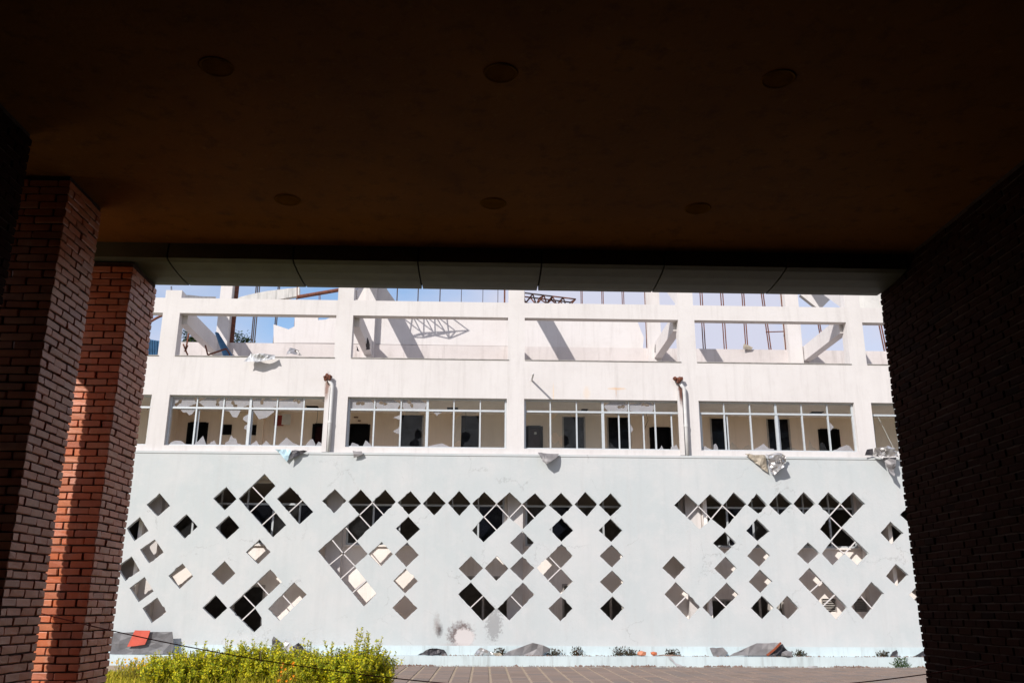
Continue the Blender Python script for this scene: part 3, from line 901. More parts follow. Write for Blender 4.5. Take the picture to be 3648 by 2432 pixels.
# ------------------------------------------------------------------ screen wall with diamond openings
scr = thing('screen_wall', 'pale grey screen wall pierced by diamond openings', 'wall', (0, D, 0))
HOLES = [
 (z5, [(385, 463), (468, 563), (370, 650), (281, 555)]), (z5, [(228, 652), (297, 762), (183, 845), (122, 742)]), (z5, [(347, 829), (418, 933), (300, 1022), (229, 912)]),
 (z5, [(162, 965), (229, 1078), (112, 1162), (45, 1050)]), (z5, [(265, 1128), (337, 1243), (218, 1330), (146, 1216)]), (z5, [(366, 1291), (440, 1408), (322, 1495), (249, 1377)]),
 (z5, [(599, 629), (688, 730), (584, 826), (492, 726)]), (z5, [(567, 1020), (652, 1124), (545, 1224), (455, 1120)]), (z5, [(916, 412), (998, 509), (903, 600), (811, 505)]),
 (z5, [(936, 640), (1021, 737), (917, 832), (828, 736)]), (z5, [(1180, 831), (1269, 930), (1168, 1028), (1070, 931)]), (z5, [(903, 1001), (988, 1100), (888, 1196), (796, 1104)]),
 (z5, [(831, 1272), (924, 1377), (823, 1470), (725, 1375)]),
 (z5, [(1219, 309), (1307, 405), (1212, 505), (1391, 716), (1286, 815), (1013, 507)]),
 (z5, [(1424, 412), (1607, 612), (1498, 712), (1318, 507)]),
 (z5, [(1266, 1067), (1357, 1168), (1142, 1372), (1197, 1453), (1197, 1513), (1135, 1572), (938, 1373)]),
 (z5, [(1455, 1172), (1555, 1268), (1340, 1480), (1248, 1382)]),
 (z6, [(324, 318), (416, 412), (316, 511), (222, 412)]),
 (z6, [(530, 322), (622, 423), (724, 322), (809, 420), (497, 732), (585, 835), (480, 930), (655, 1150), (555, 1252), (188, 812), (428, 598), (519, 520), (428, 418)]),
 (z6, [(697, 738), (785, 836), (688, 935), (591, 835)]), (z6, [(898, 742), (991, 843), (892, 938), (799, 836)]), (z6, [(885, 950), (985, 1050), (881, 1148), (788, 1049)]),
 (z6, [(880, 1162), (981, 1265), (881, 1360), (780, 1263)]), (z6, [(926, 334), (1010, 433), (912, 522), (822, 425)]), (z6, [(907, 537), (1002, 637), (901, 730), (808, 631)]),
 (z6, [(1112, 335), (1205, 430), (1114, 528), (1023, 434)]), (z6, [(1313, 331), (1405, 433), (1314, 531), (1222, 428)]),
 (z6, [(1513, 340), (1610, 435), (1714, 343), (1815, 438), (1917, 350), (2012, 450), (1818, 638), (1712, 546), (1507, 741), (1415, 648), (1508, 540), (1415, 433)]),
 (z6, [(1815, 652), (1908, 744), (1815, 843), (1718, 746)]), (z6, [(1407, 850), (1503, 947), (1405, 1046), (1308, 950)]), (z6, [(1615, 848), (1705, 950), (1608, 1047), (1515, 947)]),
 (z6, [(1815, 855), (1911, 945), (1817, 1045), (1718, 950)]), (z6, [(1405, 1060), (1600, 1270), (1501, 1368), (1304, 1154)]), (z6, [(1820, 1060), (1913, 1157), (1713, 1363), (1617, 1270)]),
 (z7, [(965, 812), (1062, 915), (957, 1022), (1062, 1135), (960, 1242), (752, 1018)]), (z7, [(960, 374), (1063, 480), (966, 576), (855, 480)]), (z7, [(965, 590), (1066, 695), (963, 792), (862, 690)]),
 (z7, [(960, 1262), (1062, 1365), (957, 1475), (852, 1366)]), (z7, [(1168, 366), (1272, 472), (1182, 578), (1076, 475)]), (z7, [(1385, 378), (1482, 485), (1384, 578), (1284, 478)]),
 (z7, [(1384, 596), (1486, 697), (1392, 797), (1282, 697)]), (z7, [(1393, 818), (1492, 918), (1398, 1016), (1290, 915)]), (z7, [(1398, 1038), (1500, 1140), (1400, 1239), (1293, 1138)]),
 (z7, [(1400, 1260), (1502, 1362), (1400, 1473), (1295, 1365)]),
 (z8, [(315, 354), (418, 450), (510, 357), (612, 448), (697, 343), (800, 438), (627, 640), (522, 556), (430, 642), (225, 447)]),
 (z8, [(880, 354), (967, 447), (897, 518), (808, 447)]), (z8, [(1062, 345), (1163, 436), (1068, 528), (977, 443)]), (z8, [(1254, 341), (1350, 436), (1262, 525), (1172, 436)]),
 (z8, [(1451, 343), (1552, 435), (1647, 343), (1745, 437), (1562, 627), (1778, 832), (1688, 928), (1585, 834), (1490, 930), (1398, 832), (1475, 731), (1384, 636), (1466, 530), (1368, 436)]),
 (z8, [(882, 555), (985, 655), (890, 735), (797, 650)]), (z8, [(627, 658), (720, 748), (630, 836), (533, 748)]), (z8, [(632, 854), (725, 948), (638, 1043), (543, 950)]),
 (z8, [(890, 752), (990, 848), (905, 940), (805, 850)]), (z8, [(905, 957), (1007, 1052), (915, 1148), (818, 1055)]), (z8, [(218, 848), (315, 943), (230, 1038), (130, 945)]),
 (z8, [(235, 1057), (435, 1258), (345, 1360), (147, 1155)]), (z8, [(640, 1062), (740, 1158), (543, 1355), (449, 1258)]), (z8, [(922, 1165), (1022, 1262), (930, 1358), (834, 1265)]),
 (z8, [(1123, 1165), (1220, 1268), (1135, 1358), (1037, 1262)]), (z8, [(1288, 740), (1385, 830), (1293, 917), (1202, 833)]), (z8, [(1300, 943), (1606, 1262), (1520, 1362), (1213, 1035)]),
 (z8, [(1793, 1055), (1895, 1150), (1735, 1362), (1632, 1255)]), (z8, [(1945, 577), (2050, 670), (1960, 765), (1867, 665)]), (z8, [(1987, 912), (2090, 1000), (2005, 1100), (1910, 1010)]),
 (z8, [(2115, 425), (2200, 520), (2120, 612), (2020, 522)]), (z8, [(2175, 1068), (2270, 1160), (2200, 1258), (2093, 1160)])]
BARS = [
 (z5, [(1123, 413, 1212, 506), (1107, 607, 1212, 508), (1200, 712, 1303, 618), (1413, 612, 1520, 515), (1160, 1172, 1250, 1272), (1050, 1275, 1142, 1372), (1035, 1475, 1142, 1374), (1362, 1275, 1450, 1372)]),
 (z6, [(519, 522, 622, 424), (622, 424, 710, 521), (520, 530, 606, 624), (412, 628, 497, 730), (300, 722, 388, 830), (388, 830, 497, 733), (280, 918, 388, 830), (388, 830, 480, 928), (370, 1030, 480, 930), (465, 1140, 570, 1046),
       (1510, 540, 1610, 436), (1512, 540, 1606, 640), (1610, 437, 1712, 545), (1712, 545, 1815, 439), (1815, 439, 1912, 545), (1405, 1260, 1503, 1167), (1722, 1165, 1815, 1260)]),
 (z7, [(860, 922, 956, 1022), (850, 1126, 956, 1023)]),
 (z8, [(328, 545, 418, 451), (418, 451, 521, 555), (522, 555, 612, 449), (612, 449, 712, 543), (1467, 530, 1552, 436), (1552, 436, 1647, 534), (1467, 535, 1561, 627), (1475, 730, 1561, 628), (1475, 735, 1584, 834), (1585, 833, 1668, 742),
       (243, 1250, 335, 1160), (548, 1170, 640, 1258), (1310, 1138, 1405, 1053), (1415, 1248, 1508, 1160), (1712, 1165, 1805, 1268)])]
cu = bpy.data.curves.new('screen_outline', 'CURVE')
cu.dimensions = '2D'
cu.fill_mode = 'BOTH'
cu.extrude = 0.08
def spline(pts):
    s = cu.splines.new('POLY')
    s.points.add(len(pts) - 1)
    for q, (x, y) in zip(s.points, pts):
        q.co = (x, y, 0, 1)
    s.use_cyclic_u = True
spline([(BW0, 0.285), (BW1, 0.285), (BW1, 6.205), (BW0, 6.205)])
rch = random.Random(404)
for z, pts in HOLES:
    cor = [(q.x, q.z) for q in [at(*z(*a), D) for a in pts]]
    fine_ = []
    for i in range(len(cor)):
        (ax_, az_), (bx_, bz_) = cor[i], cor[(i + 1) % len(cor)]
        ln_ = math.hypot(bx_ - ax_, bz_ - az_)
        k_ = max(2, int(ln_ / .07))
        nx_, nz2 = (bz_ - az_) / ln_, -(bx_ - ax_) / ln_
        fine_.append((ax_ + rch.uniform(-.006, .006), az_ + rch.uniform(-.006, .006)))
        for j_ in range(1, k_):
            o_ = rch.gauss(0, .0035)
            if rch.random() < .03: o_ += rch.choice((-.022, .014))
            if j_ in (1, k_ - 1): o_ = 0
            u_ = j_ / k_
            fine_.append((ax_ + (bx_ - ax_) * u_ + nx_ * o_, az_ + (bz_ - az_) * u_ + nz2 * o_))
    spline(fine_)
tmp = bpy.data.objects.new('screen_outline', cu)
COL.objects.link(tmp)
dg = bpy.context.evaluated_depsgraph_get()
me = bpy.data.meshes.new_from_object(tmp.evaluated_get(dg))
bpy.data.objects.remove(tmp)
for vtx in me.vertices:
    x, y, z = vtx.co
    vtx.co = (x, z + 0.0, y)        # up-right in the XZ plane; wall from D-0.08 to D+0.08
me.flip_normals()
me.materials.clear()
me.materials.append(MATS['screen_paint'])
me.materials.append(MATS['interior_white'])         # inner side made paler to bounce light into the gallery
for f_ in me.polygons:
    f_.material_index = 1 if f_.normal.y > 0.5 else 0
o = link('wall_sheet', me, scr)
ORG[o.name] = Vector((0, D, 0))
for z, bl in BARS:
    for (a, b_, c_, d_) in bl:
        P0 = at(*z(a, b_), D - .03); P1 = at(*z(c_, d_), D - .03)
        ex = (P1 - P0).normalized() * 0.03
        part('bar', MB().bar(P0 - ex, P1 + ex, .03, .04), 'white_plaster', scr)
part('skirting', MB().box(BW0, BW1, D - 0.115, D - 0.082, 0.285, 0.545), 'pale_blue_paint', scr)
part('plinth', MB().box(BW0, BW1, D - 0.56, D - 0.082, -0.02, 0.284), 'pale_blue_paint', scr)
part('cap_line', MB().box(BW0, BW1, D - 0.10, D - 0.0805, 6.13, 6.20), 'screen_paint', scr)

# gallery behind the screen
YG = D + 0.85
RZ = at(*dsp(1000, 1160), YG).z; SZ = at(*dsp(1000, 1252), YG).z
back = []
for b in range(6):
    xa, xb = bayL[b] + .06, min(bayR[b], BW1 - .6) - .06
    back.append((xa, xb, SZ, 5.36))
low = []
for (a, b_, yt, yb) in [(468, 606, 1342, 0), (1052, 1168, 1322, 0), (1291, 1345, 1340, 0), (1374, 1432, 1368, 0), (1630, 1700, 1375, 0), (1722, 1768, 1362, 0), (1776, 1800, 1368, 0), (1886, 1922, 1374, 1404), (1958, 1992, 1374, 1404)]:
    P = at(*dsp(a, yt), YG); Q = at(*dsp(b_, yb or 1390), YG)
    low.append((P.x, Q.x, Q.z if yb else 0.31, P.z))
part('gallery_wall', wall_with_holes(BW0 + .3, BW1 - .3, 0.301, 5.418, YG, YG + .2, back + low), 'interior_white', building)
for b, h in enumerate(back):
    wn = part('gallery_window', MB().box(h[0], h[0] + .06, YG - .01, YG + .06, h[2], h[3]).box(h[1] - .06, h[1], YG - .01, YG + .06, h[2], h[3]).box(h[0] + .06, h[1] - .06, YG - .01, YG + .06, h[2], h[2] + .06), 'aluminium', building)
    part('rail', MB().box(h[0] + .06, h[1] - .06, YG - .015, YG + .065, RZ - .03, RZ + .03), 'aluminium', wn)
    for k in range(1, 6):
        X = h[0] + (h[1] - h[0]) * k / 6
        part('mullion', MB().box(X - .028, X + .028, YG - .012, YG + .062, h[2] + .06, RZ - .03), 'aluminium', wn)
        part('mullion', MB().box(X - .022, X + .022, YG - .012, YG + .062, RZ + .03, h[3]), 'aluminium', wn)
    for k in range(6):
        if (k * 7 + b * 3) % 5 in (0, 2): continue
        X0 = h[0] + (h[1] - h[0]) * k / 6 + .03; X1 = h[0] + (h[1] - h[0]) * (k + 1) / 6 - .03
        part('pane', MB().box(X0, X1, YG + .02, YG + .026, h[2] + .06, RZ - .03), 'tinted_glass' if k % 2 else 'clear_glass', wn)
    part('sill', MB().box(h[0] - .05, h[1] + .05, YG - .08, YG - .012, h[2] - .05, h[2] - .002), 'interior_white', building)
for k, h in enumerate(low):
    if h[2] < 1:
        fr = part('gallery_door', MB().box(h[0], h[0] + .06, YG - .02, YG + .12, .302, h[3]).box(h[1] - .06, h[1], YG - .02, YG + .12, .302, h[3]).box(h[0] + .06, h[1] - .06, YG - .02, YG + .12, h[3] - .06, h[3]), 'old_frame', building)
        xm = (h[0] + h[1]) / 2
        part('stile', MB().box(xm - .035, xm + .035, YG, YG + .08, .302, h[3] - .06), 'old_frame', fr)
    else:
        fr = part('louvre', MB().box(h[0], h[0] + .03, YG - .02, YG + .12, h[2], h[3]).box(h[1] - .03, h[1], YG - .02, YG + .12, h[2], h[3]), 'old_frame', building)
        for q in range(5):
            zz = h[2] + .03 + q * (h[3] - h[2] - .1) / 4.2
            part('slat', MB().add([(h[0] + .03, YG, zz), (h[1] - .03, YG, zz), (h[1] - .03, YG + .08, zz + .05), (h[0] + .03, YG + .08, zz + .05), (h[0] + .03, YG, zz + .01), (h[1] - .03, YG, zz + .01), (h[1] - .03, YG + .08, zz + .06), (h[0] + .03, YG + .08, zz + .06)],
                 [(0, 3, 2, 1), (4, 5, 6, 7), (0, 1, 5, 4), (1, 2, 6, 5), (2, 3, 7, 6), (3, 0, 4, 7)]), 'old_frame', fr)
for x in [-15.85] + pcs + [17.75]:
    part('gallery_pier', MB().box(x - .24, x + .24, YG - .30, YG - .002, 0.301, 5.419), 'white_plaster', building)
for q in [(z8, 1952, 660), (z8, 520, 1290), (z5, 225, 740)]:
    P = at(*q[0](q[1], q[2]), D + .30)
    part('gallery_fin', MB().box(P.x - .06, P.x + .06, D + .30, YG - .002, .301, 5.419), 'interior_white', building)

# ------------------------------------------------------------------ pipes on the facade
def downpipe(z, top, bend, bot, label):
    P = at(*z(*top), D + .06); Bp = at(*z(*bend), D - .05); 
    x = Bp.x
    t = thing('downpipe', label, 'pipe', (x, D, 6.2), 'drain pipes on the facade')
    y = D - .05
    part('pipe', MB().tube([(x, y, 6.215), (x, y, 7.2), (x, y, Bp.z - .1), (x - .02, y, Bp.z - .03), (x - .07, y + .01, Bp.z + .03), (P.x + .02, y + .03, P.z - .03)], .055, 14), 'pvc_white', t, smooth=True)
    part('socket', MB().tube([(x, y, 7.12), (x, y, 7.2)], .066, 14), 'pvc_white', t)
    part('boxing', MB().box(x - .22, x - .075, D - .03, D + .058, 6.226, Bp.z - .12), 'white_plaster', t)
    r = random.Random(len(label))
    bl = MB()
    for k in range(9):
        c_ = (P.x + r.uniform(-.14, .08), D - .06 + r.uniform(-.05, .05), P.z + r.uniform(-.07, .10))
        s_ = r.uniform(.05, .1)
        vs_ = [(c_[0] + s_ * math.cos(a) * r.uniform(.7, 1.2) * math.sin(e), c_[1] + s_ * math.sin(a) * math.sin(e), c_[2] + s_ * math.cos(e) * r.uniform(.7, 1.1)) for e in (.5, 1.4, 2.5) for a in (0, 1.05, 2.1, 3.14, 4.2, 5.2)]
        bl.add(vs_, [(i * 6 + j, i * 6 + (j + 1) % 6, (i + 1) * 6 + (j + 1) % 6, (i + 1) * 6 + j) for i in range(2) for j in range(6)] + [tuple(reversed(range(6))), tuple(range(12, 18))])
    part('rusted_outlet', bl, 'rusty_steel', t, label='rusted iron outlet above the bend')
    part('bracket', MB().bar((P.x - .05, D + .08, P.z), (P.x - .05, D - .1, P.z), .05, .05), 'rusty_steel', t)
downpipe(z1, (1755, 915), (1790, 955), 0, 'white downpipe with rusted head beside the leftmost full window')
downpipe(z3, (1610, 935), (1665, 985), 0, 'white downpipe with rusty head near the third window')
a_ = at(*z3(247, 928), D + .07); e_ = a_ + Vector((0, -.84, .0))
solo('pipe_stub', MB().tube([a_, e_], .03, 10), 'pvc_white', 'short pipe stub sticking out of the white wall above a window', 'pipe', a_, smooth=True)

# ------------------------------------------------------------------ torn sheets and rubble
def ptin(x, y, poly):
    ins = False
    for i in range(len(poly)):
        (ax, ay), (bx_, by) = poly[i - 1], poly[i]
        if (ay > y) != (by > y) and x < (bx_ - ax) * (y - ay) / (by - ay) + ax:
            ins = not ins
    return ins
def crumple(name, label, z, pts, Y, mat, amp, seed, cat='sheet', out=0.0, th=0.012, cell=0.12, rest=None, group=None, bend=0.0):
    """torn sheet with the traced outline, folded in depth; rest = height of the ledge it lies on"""
    r = random.Random(seed)
    P = [at(*z(*q), Y) for q in pts]
    poly = [(q.x, q.z) for q in P]
    bm = bmesh.new()
    vs_ = [bm.verts.new((x, 0, zz)) for x, zz in poly]
    bm.faces.new(vs_)
    es = [e for e in bm.edges if e.calc_length() > cell * 1.4]
    for _ in range(5):
        es = [e for e in bm.edges if e.calc_length() > cell * 1.3]
        if not es: break
        bmesh.ops.triangulate(bm, faces=bm.faces)
        es = [e for e in bm.edges if e.calc_length() > cell * 1.3]
        bmesh.ops.subdivide_edges(bm, edges=es, cuts=1)
    bmesh.ops.triangulate(bm, faces=bm.faces)
    zt_ = max(q[1] for q in poly); zb_ = min(q[1] for q in poly)
    off = Vector((seed * 3.7, seed * 1.3, 0))
    for vtx in bm.verts:
        q = Vector((vtx.co.x, vtx.co.z, 0))
        d = abs(noise.noise(q * 2.6 + off)) * 1.6 + abs(noise.noise(q * 6.5 + off)) * .6
        u = (zt_ - vtx.co.z) / max(.01, zt_ - zb_)
        vtx.co.y = -(d * amp + out + bend * u)
        vtx.co.x += r.uniform(-.012, .012); vtx.co.z += r.uniform(-.012, .012)
    geom = bmesh.ops.solidify(bm, geom=list(bm.faces), thickness=th)
    bmesh.ops.recalc_face_normals(bm, faces=bm.faces)
    cx = sum(q[0] for q in poly) / len(poly)
    lz = min(vtx.co.z for vtx in bm.verts)
    dz = (rest - lz) if rest is not None else 0
    lo = Vector((cx, Y, lz))
    for vtx in bm.verts:
        vtx.co = Vector((vtx.co.x - lo.x, vtx.co.y, vtx.co.z - lo.z))
    me = bpy.data.meshes.new(name)
    bm.to_mesh(me); bm.free()
    me.materials.append(MATS[mat])
    o = link(name, me, None, lo + Vector((0, 0, dz)))
    o['label'] = label; o['category'] = cat
    if group: o['group'] = group
    ORG[o.name] = lo
    return o
crumple('metal_sheet', 'creased silvery sheet hanging over the sill of the leftmost roof opening', z1, [(1040, 690), (1092, 700), (1180, 698), (1262, 702), (1268, 738), (1170, 762), (1105, 772), (985, 772)], D + .03, 'white_sheet', .16, 1, out=.05, bend=.15)
crumple('metal_sheet', 'crumpled silver foil lump behind the sill of the leftmost roof opening', z1, [(1362, 705), (1372, 668), (1400, 640), (1440, 634), (1480, 655), (1512, 705)], D + 1.2, 'silver_sheet', .35, 2, cell=.1)
crumple('torn_panel', 'torn pale blue panel hanging at the top of the grey wall', z5, [(1303, 112), (1350, 116), (1432, 120), (1420, 180), (1398, 212), (1350, 160)], D - .10, 'pale_blue_sheet', .14, 3, out=.02)
crumple('torn_panel', 'torn black and white scrap beside the pale blue panel', z5, [(1436, 120), (1500, 124), (1562, 128), (1500, 160), (1404, 212), (1424, 178)], D - .10, 'dark_sheet', .16, 4, out=.02)
crumple('slab_scrap', 'small grey scrap on the ledge between the first two windows', z5, [(1920, 128), (1992, 132), (2000, 160), (1932, 182)], D - .10, 'mid_grey_sheet', .08, 5, out=.03)
crumple('metal_sheet', 'folded grey sheet hanging in the middle of the wall top', z7, [(758, 34), (850, 38), (945, 42), (905, 92), (835, 140), (800, 112)], D - .10, 'mid_grey_sheet', .10, 6, out=.03, bend=.2)
crumple('metal_sheet', 'torn beige sheet beside the big crumpled foil on the right', z8, [(784, 36), (860, 45), (945, 48), (958, 110), (975, 188), (920, 150), (850, 92)], D - .10, 'beige_sheet', .10, 7, out=.03)
crumple('metal_sheet', 'big crumpled silver foil hanging from the wall top on the right', z8, [(948, 46), (1040, 42), (1105, 58), (1110, 100), (1080, 150), (1040, 180), (1018, 218), (985, 200), (965, 120)], D - .11, 'silver_sheet', .30, 8, out=.05, cell=.08)
crumple('metal_sheet', 'twisted silver foil at the far right window sill', z8, [(1790, 2), (1900, -10), (1990, 30), (1995, 70), (1960, 66), (1885, 70), (1840, 90), (1800, 45)], D - .11, 'silver_sheet', .32, 9, out=.06, cell=.08)
crumple('metal_sheet', 'grey tail of sheet dangling at the far right of the wall', z8, [(1880, 68), (1985, 66), (1968, 130), (1938, 165), (1942, 228), (1912, 200), (1900, 150)], D - .11, 'mid_grey_sheet', .14, 10, out=.06, bend=.15)
crumple('metal_sheet', 'dark flap with rusty edge on the far right sill', z8, [(1738, 52), (1755, 5), (1800, 0), (1810, 52)], D - .11, 'dark_sheet', .10, 11, out=.03)
# on the plinth
LZ = 0.287; YL = D - .30
crumple('metal_sheet', 'large grey sheet leaning on the plinth behind the yellow flowers', b3, [(95, 352), (110, 205), (130, 190), (400, 184), (568, 182), (582, 300), (560, 352)], YL, 'grey_sheet', .05, 12, rest=LZ, cell=.3)
crumple('red_panel', 'bright red panel lying on the large grey sheet', b3, [(222, 326), (280, 202), (400, 200), (360, 306)], YL - .10, 'red_sheet', .03, 13, rest=None, cell=.3, cat='panel')
crumple('metal_sheet', 'dark bent sheet standing behind the shrubs', b3, [(1310, 360), (1330, 250), (1348, 218), (1400, 270), (1430, 330), (1440, 360)], YL, 'grey_sheet', .14, 14, rest=LZ)
crumple('metal_sheet', 'pale twisted sheet between two dark ones behind the shrubs', b3, [(1408, 290), (1430, 236), (1462, 258), (1500, 320), (1496, 358), (1440, 350)], YL - .05, 'white_sheet', .12, 15, rest=LZ)
crumple('metal_sheet', 'dark folded sheet right of the pale twisted one behind the shrubs', b3, [(1480, 358), (1478, 300), (1535, 268), (1565, 300), (1588, 358)], YL + .03, 'dark_sheet', .14, 16, rest=LZ)
crumple('metal_sheet', 'dark crumpled sheet with pale end on the plinth, right of the shrubs', b4, [(295, 396), (330, 376), (380, 348), (440, 340), (500, 352), (522, 394)], YL, 'dark_sheet', .22, 17, rest=LZ, cell=.09)
crumple('metal_sheet', 'crumpled silver and black scrap on the plinth', b4, [(722, 398), (745, 362), (772, 338), (820, 355), (850, 372), (880, 398)], YL, 'silver_sheet', .22, 18, rest=LZ, cell=.08)
crumple('metal_sheet', 'small beige scrap on the plinth beside the big grey sheet', b4, [(860, 398), (872, 380), (920, 380), (938, 392), (930, 400)], YL - .03, 'beige_sheet', .1, 19, rest=LZ)
crumple('metal_sheet', 'big grey folded sheet on the plinth in the middle', b4, [(940, 402), (985, 375), (1050, 350), (1120, 338), (1170, 304), (1250, 328), (1308, 350), (1300, 372), (1262, 382), (1240, 404)], YL, 'mid_grey_sheet', .16, 20, rest=LZ, cell=.22)
crumple('metal_sheet', 'small upturned grey sheet left of the rust-edged one', b5, [(322, 284), (405, 280), (440, 318), (420, 336), (345, 336)], YL, 'mid_grey_sheet', .06, 21, rest=LZ)
crumple('metal_sheet', 'large bent grey sheet with rusty edge on the plinth at right', b5, [(440, 334), (480, 318), (560, 280), (625, 250), (780, 248), (740, 290), (690, 332)], YL, 'mid_grey_sheet', .10, 22, rest=LZ, cell=.25)
P0 = at(*b5(782, 250), YL - .2); P1 = at(*b5(742, 292), YL - .24); P2 = at(*b5(692, 332), YL - .22)
solo('rusty_strip', MB().bar(P0, P1, .05, .05).bar(P1, P2, .05, .05), 'rusty_edge', 'rusty red edge strip along the bent grey sheet', 'strip', P2)
crumple('metal_sheet', 'dark triangular flap behind the rusty strip', b5, [(700, 334), (785, 250), (830, 306), (848, 334)], YL + .06, 'dark_sheet', .06, 23, rest=LZ)
crumple('metal_sheet', 'small dark upright scrap on the plinth at far right', b5, [(1480, 328), (1500, 296), (1528, 282), (1536, 298), (1530, 326)], YL, 'dark_sheet', .1, 24, rest=LZ)
crumple('metal_sheet', 'dark scrap on the plinth beside the right brick pier', b5, [(1635, 328), (1690, 290), (1760, 278), (1790, 326)], YL, 'dark_sheet', .1, 25, rest=LZ)
crumple('metal_sheet', 'white ribbon of torn trim curling down from the plinth', b4, [(2195, 402), (2222, 402), (2260, 450), (2345, 488), (2335, 496), (2270, 478)], D - .60, 'white_sheet', .03, 26, cell=.2, cat='trim')
crumple('metal_sheet', 'flat dark strip lying on the plinth above the white ribbon', b4, [(2110, 402), (2140, 392), (2240, 394), (2330, 402)], YL, 'rubble', .08, 27, rest=LZ)
crumple('metal_sheet', 'grey pale scrap lying on the paving at right', b5, [(940, 418), (960, 410), (1015, 412), (1008, 424), (960, 428)], D - 1.0, 'white_sheet', .12, 28, rest=0.016)
def chunk(label, P, s_, mat, seed):
    r = random.Random(seed)
    bm = bmesh.new()
    bmesh.ops.create_icosphere(bm, subdivisions=1, radius=s_)
    for vtx in bm.verts:
        vtx.co = vtx.co * r.uniform(.7, 1.15); vtx.co.z *= .75; vtx.co.x *= 1.3
    lo = min(vtx.co.z for vtx in bm.verts)
    for vtx in bm.verts: vtx.co.z -= lo
    me = bpy.data.meshes.new('rubble'); bm.to_mesh(me); bm.free(); me.materials.append(MATS[mat])
    o = link('rubble_chunk', me, None, P)
    o['label'] = label; o['category'] = 'rubble'; o['group'] = 'broken brick on the plinth'
P = at(*b4(1998, 395), YL); chunk('larger broken brick on the plinth right of the weeds', (P.x, YL, LZ), .12, 'brick_clay', 1)
P = at(*b4(2092, 395), YL); chunk('smaller broken brick on the plinth beside the dark strip', (P.x, YL, LZ), .09, 'brick_clay', 2)
P = at(*b5(800, 320), YL); chunk('purple-grey lump beside the dark flap on the plinth', (P.x, YL - .25, LZ), .14, 'mid_grey_sheet', 3)
# gravel and dust along the foot of the plinth
gr = MB(); r = random.Random(5)
for k in range(1500):
    x = r.uniform(-6, 16); s_ = r.uniform(.008, .035) * (1.3 if noise.noise(Vector((x * .8, 3, 1))) > .05 else .6)
    y = D - .57 - abs(r.gauss(0, .09)) - s_
    v0 = [(x + s_ * r.uniform(.8, 1.6), y, .016), (x - s_ * .6, y + s_, .016), (x - s_ * .7, y - s_, .016), (x, y, .016 + s_ * r.uniform(.8, 1.6))]
    gr.add(v0, [(0, 1, 3), (1, 2, 3), (2, 0, 3), (0, 2, 1)])
for k in range(420):          # crumbs lying on the plinth ledge
    c0 = r.choice((-.6, 1.5, 3.0, 6.5, 9.2, 11.5, 13.0)) + r.gauss(0, .5)
    s_ = r.uniform(.006, .028); y = YL + r.uniform(-.2, .12)
    gr.add([(c0 + s_ * 1.3, y, LZ), (c0 - s_ * .6, y + s_, LZ), (c0 - s_ * .7, y - s_, LZ), (c0, y, LZ + s_ * r.uniform(.8, 1.6))], [(0, 1, 3), (1, 2, 3), (2, 0, 3), (0, 2, 1)])
o = link('gravel', raw('gravel', gr, 'rubble')); o['kind'] = 'stuff'; o['label'] = 'gritty debris along the foot of the pale blue plinth'; o['category'] = 'debris'

# roof terrace leftovers
def corrugated(name, label, q, mat, loc, amp=.03, n_=16):
    a, b_, c_, d_ = [Vector(k) for k in q]
    nrm = (b_ - a).cross(d_ - a).normalized()
    mb = MB(); th = nrm * .006
    for i in range(n_ + 1):
        u = i / n_
        o_ = nrm * (amp if i % 2 else -amp)
        e0 = a.lerp(b_, u) + o_; e1 = d_.lerp(c_, u) + o_
        mb.v += [tuple(e0), tuple(e1), tuple(e1 + th), tuple(e0 + th)]
    for i in range(n_):
        for j in range(4):
            mb.f.append((i * 4 + j, i * 4 + (j + 1) % 4, (i + 1) * 4 + (j + 1) % 4, (i + 1) * 4 + j))
    mb.f += [(0, 1, 2, 3), (n_ * 4 + 3, n_ * 4 + 2, n_ * 4 + 1, n_ * 4)]
    return solo(name, mb, mat, label, 'sheet', loc, fix=True)
A = at(*z1(700, 478), D + 2.6); B = at(*z1(735, 700), D + 2.0); C = at(*z1(905, 715), D + 2.0)
corrugated('corrugated_sheet', 'blue corrugated sheet leaning against the leftmost roof beam', [A, A + Vector((.05, .12, 0)), C + Vector((-.05, .3, -.2)), C + Vector((-.42, .2, -.2))], 'blue_sheet', C)
corrugated('corrugated_sheet', 'bright blue sheet in the roof opening at the left edge', [at(*z1(60, 540), D + 2.2), at(*z1(185, 560), D + 2.4), at(*z1(185, 720), D + 2.4), at(*z1(60, 720), D + 2.2)], 'blue_sheet', at(*z1(110, 720), D + 2.2))
fr = MB()
for a, b_ in [((605, 600), (628, 690)), ((628, 690), (800, 632)), ((800, 632), (835, 690)), ((455, 460), (422, 650)), ((400, 590), (440, 690)), ((440, 600), (415, 660))]:
    fr.bar(at(*z1(*a), D + 1.8), at(*z1(*b_), D + 1.8), .045, .045)
solo('steel_frame', fr, 'rusty_steel', 'bent rusty steel frame lying beside the leftmost roof beam', 'frame', at(*z1(628, 690), D + 1.8))
arc = []
for k in range(9):
    u = k / 8
    arc.append(at(*z1(215 - 190 * u, 320 + 60 * u + 60 * u * u), D + 2.5))
solo('curved_rail', MB().tube(arc, .045, 8), 'rusty_steel', 'curved rusty rail in the roof opening at the left edge', 'rail', arc[-1], smooth=True)
crumple('tarp', 'black torn tarp caught on the roof beam of the second opening', z2, [(268, 515), (292, 540), (312, 600), (310, 640), (275, 648)], D + 2.4, 'dark_sheet', .1, 31, cell=.1, cat='tarp')
crumple('tarp', 'black rag behind the roof beam foot of the second opening', z2, [(185, 610), (200, 640), (212, 660), (190, 655)], D + 2.0, 'dark_sheet', .1, 32, cell=.1, cat='tarp')
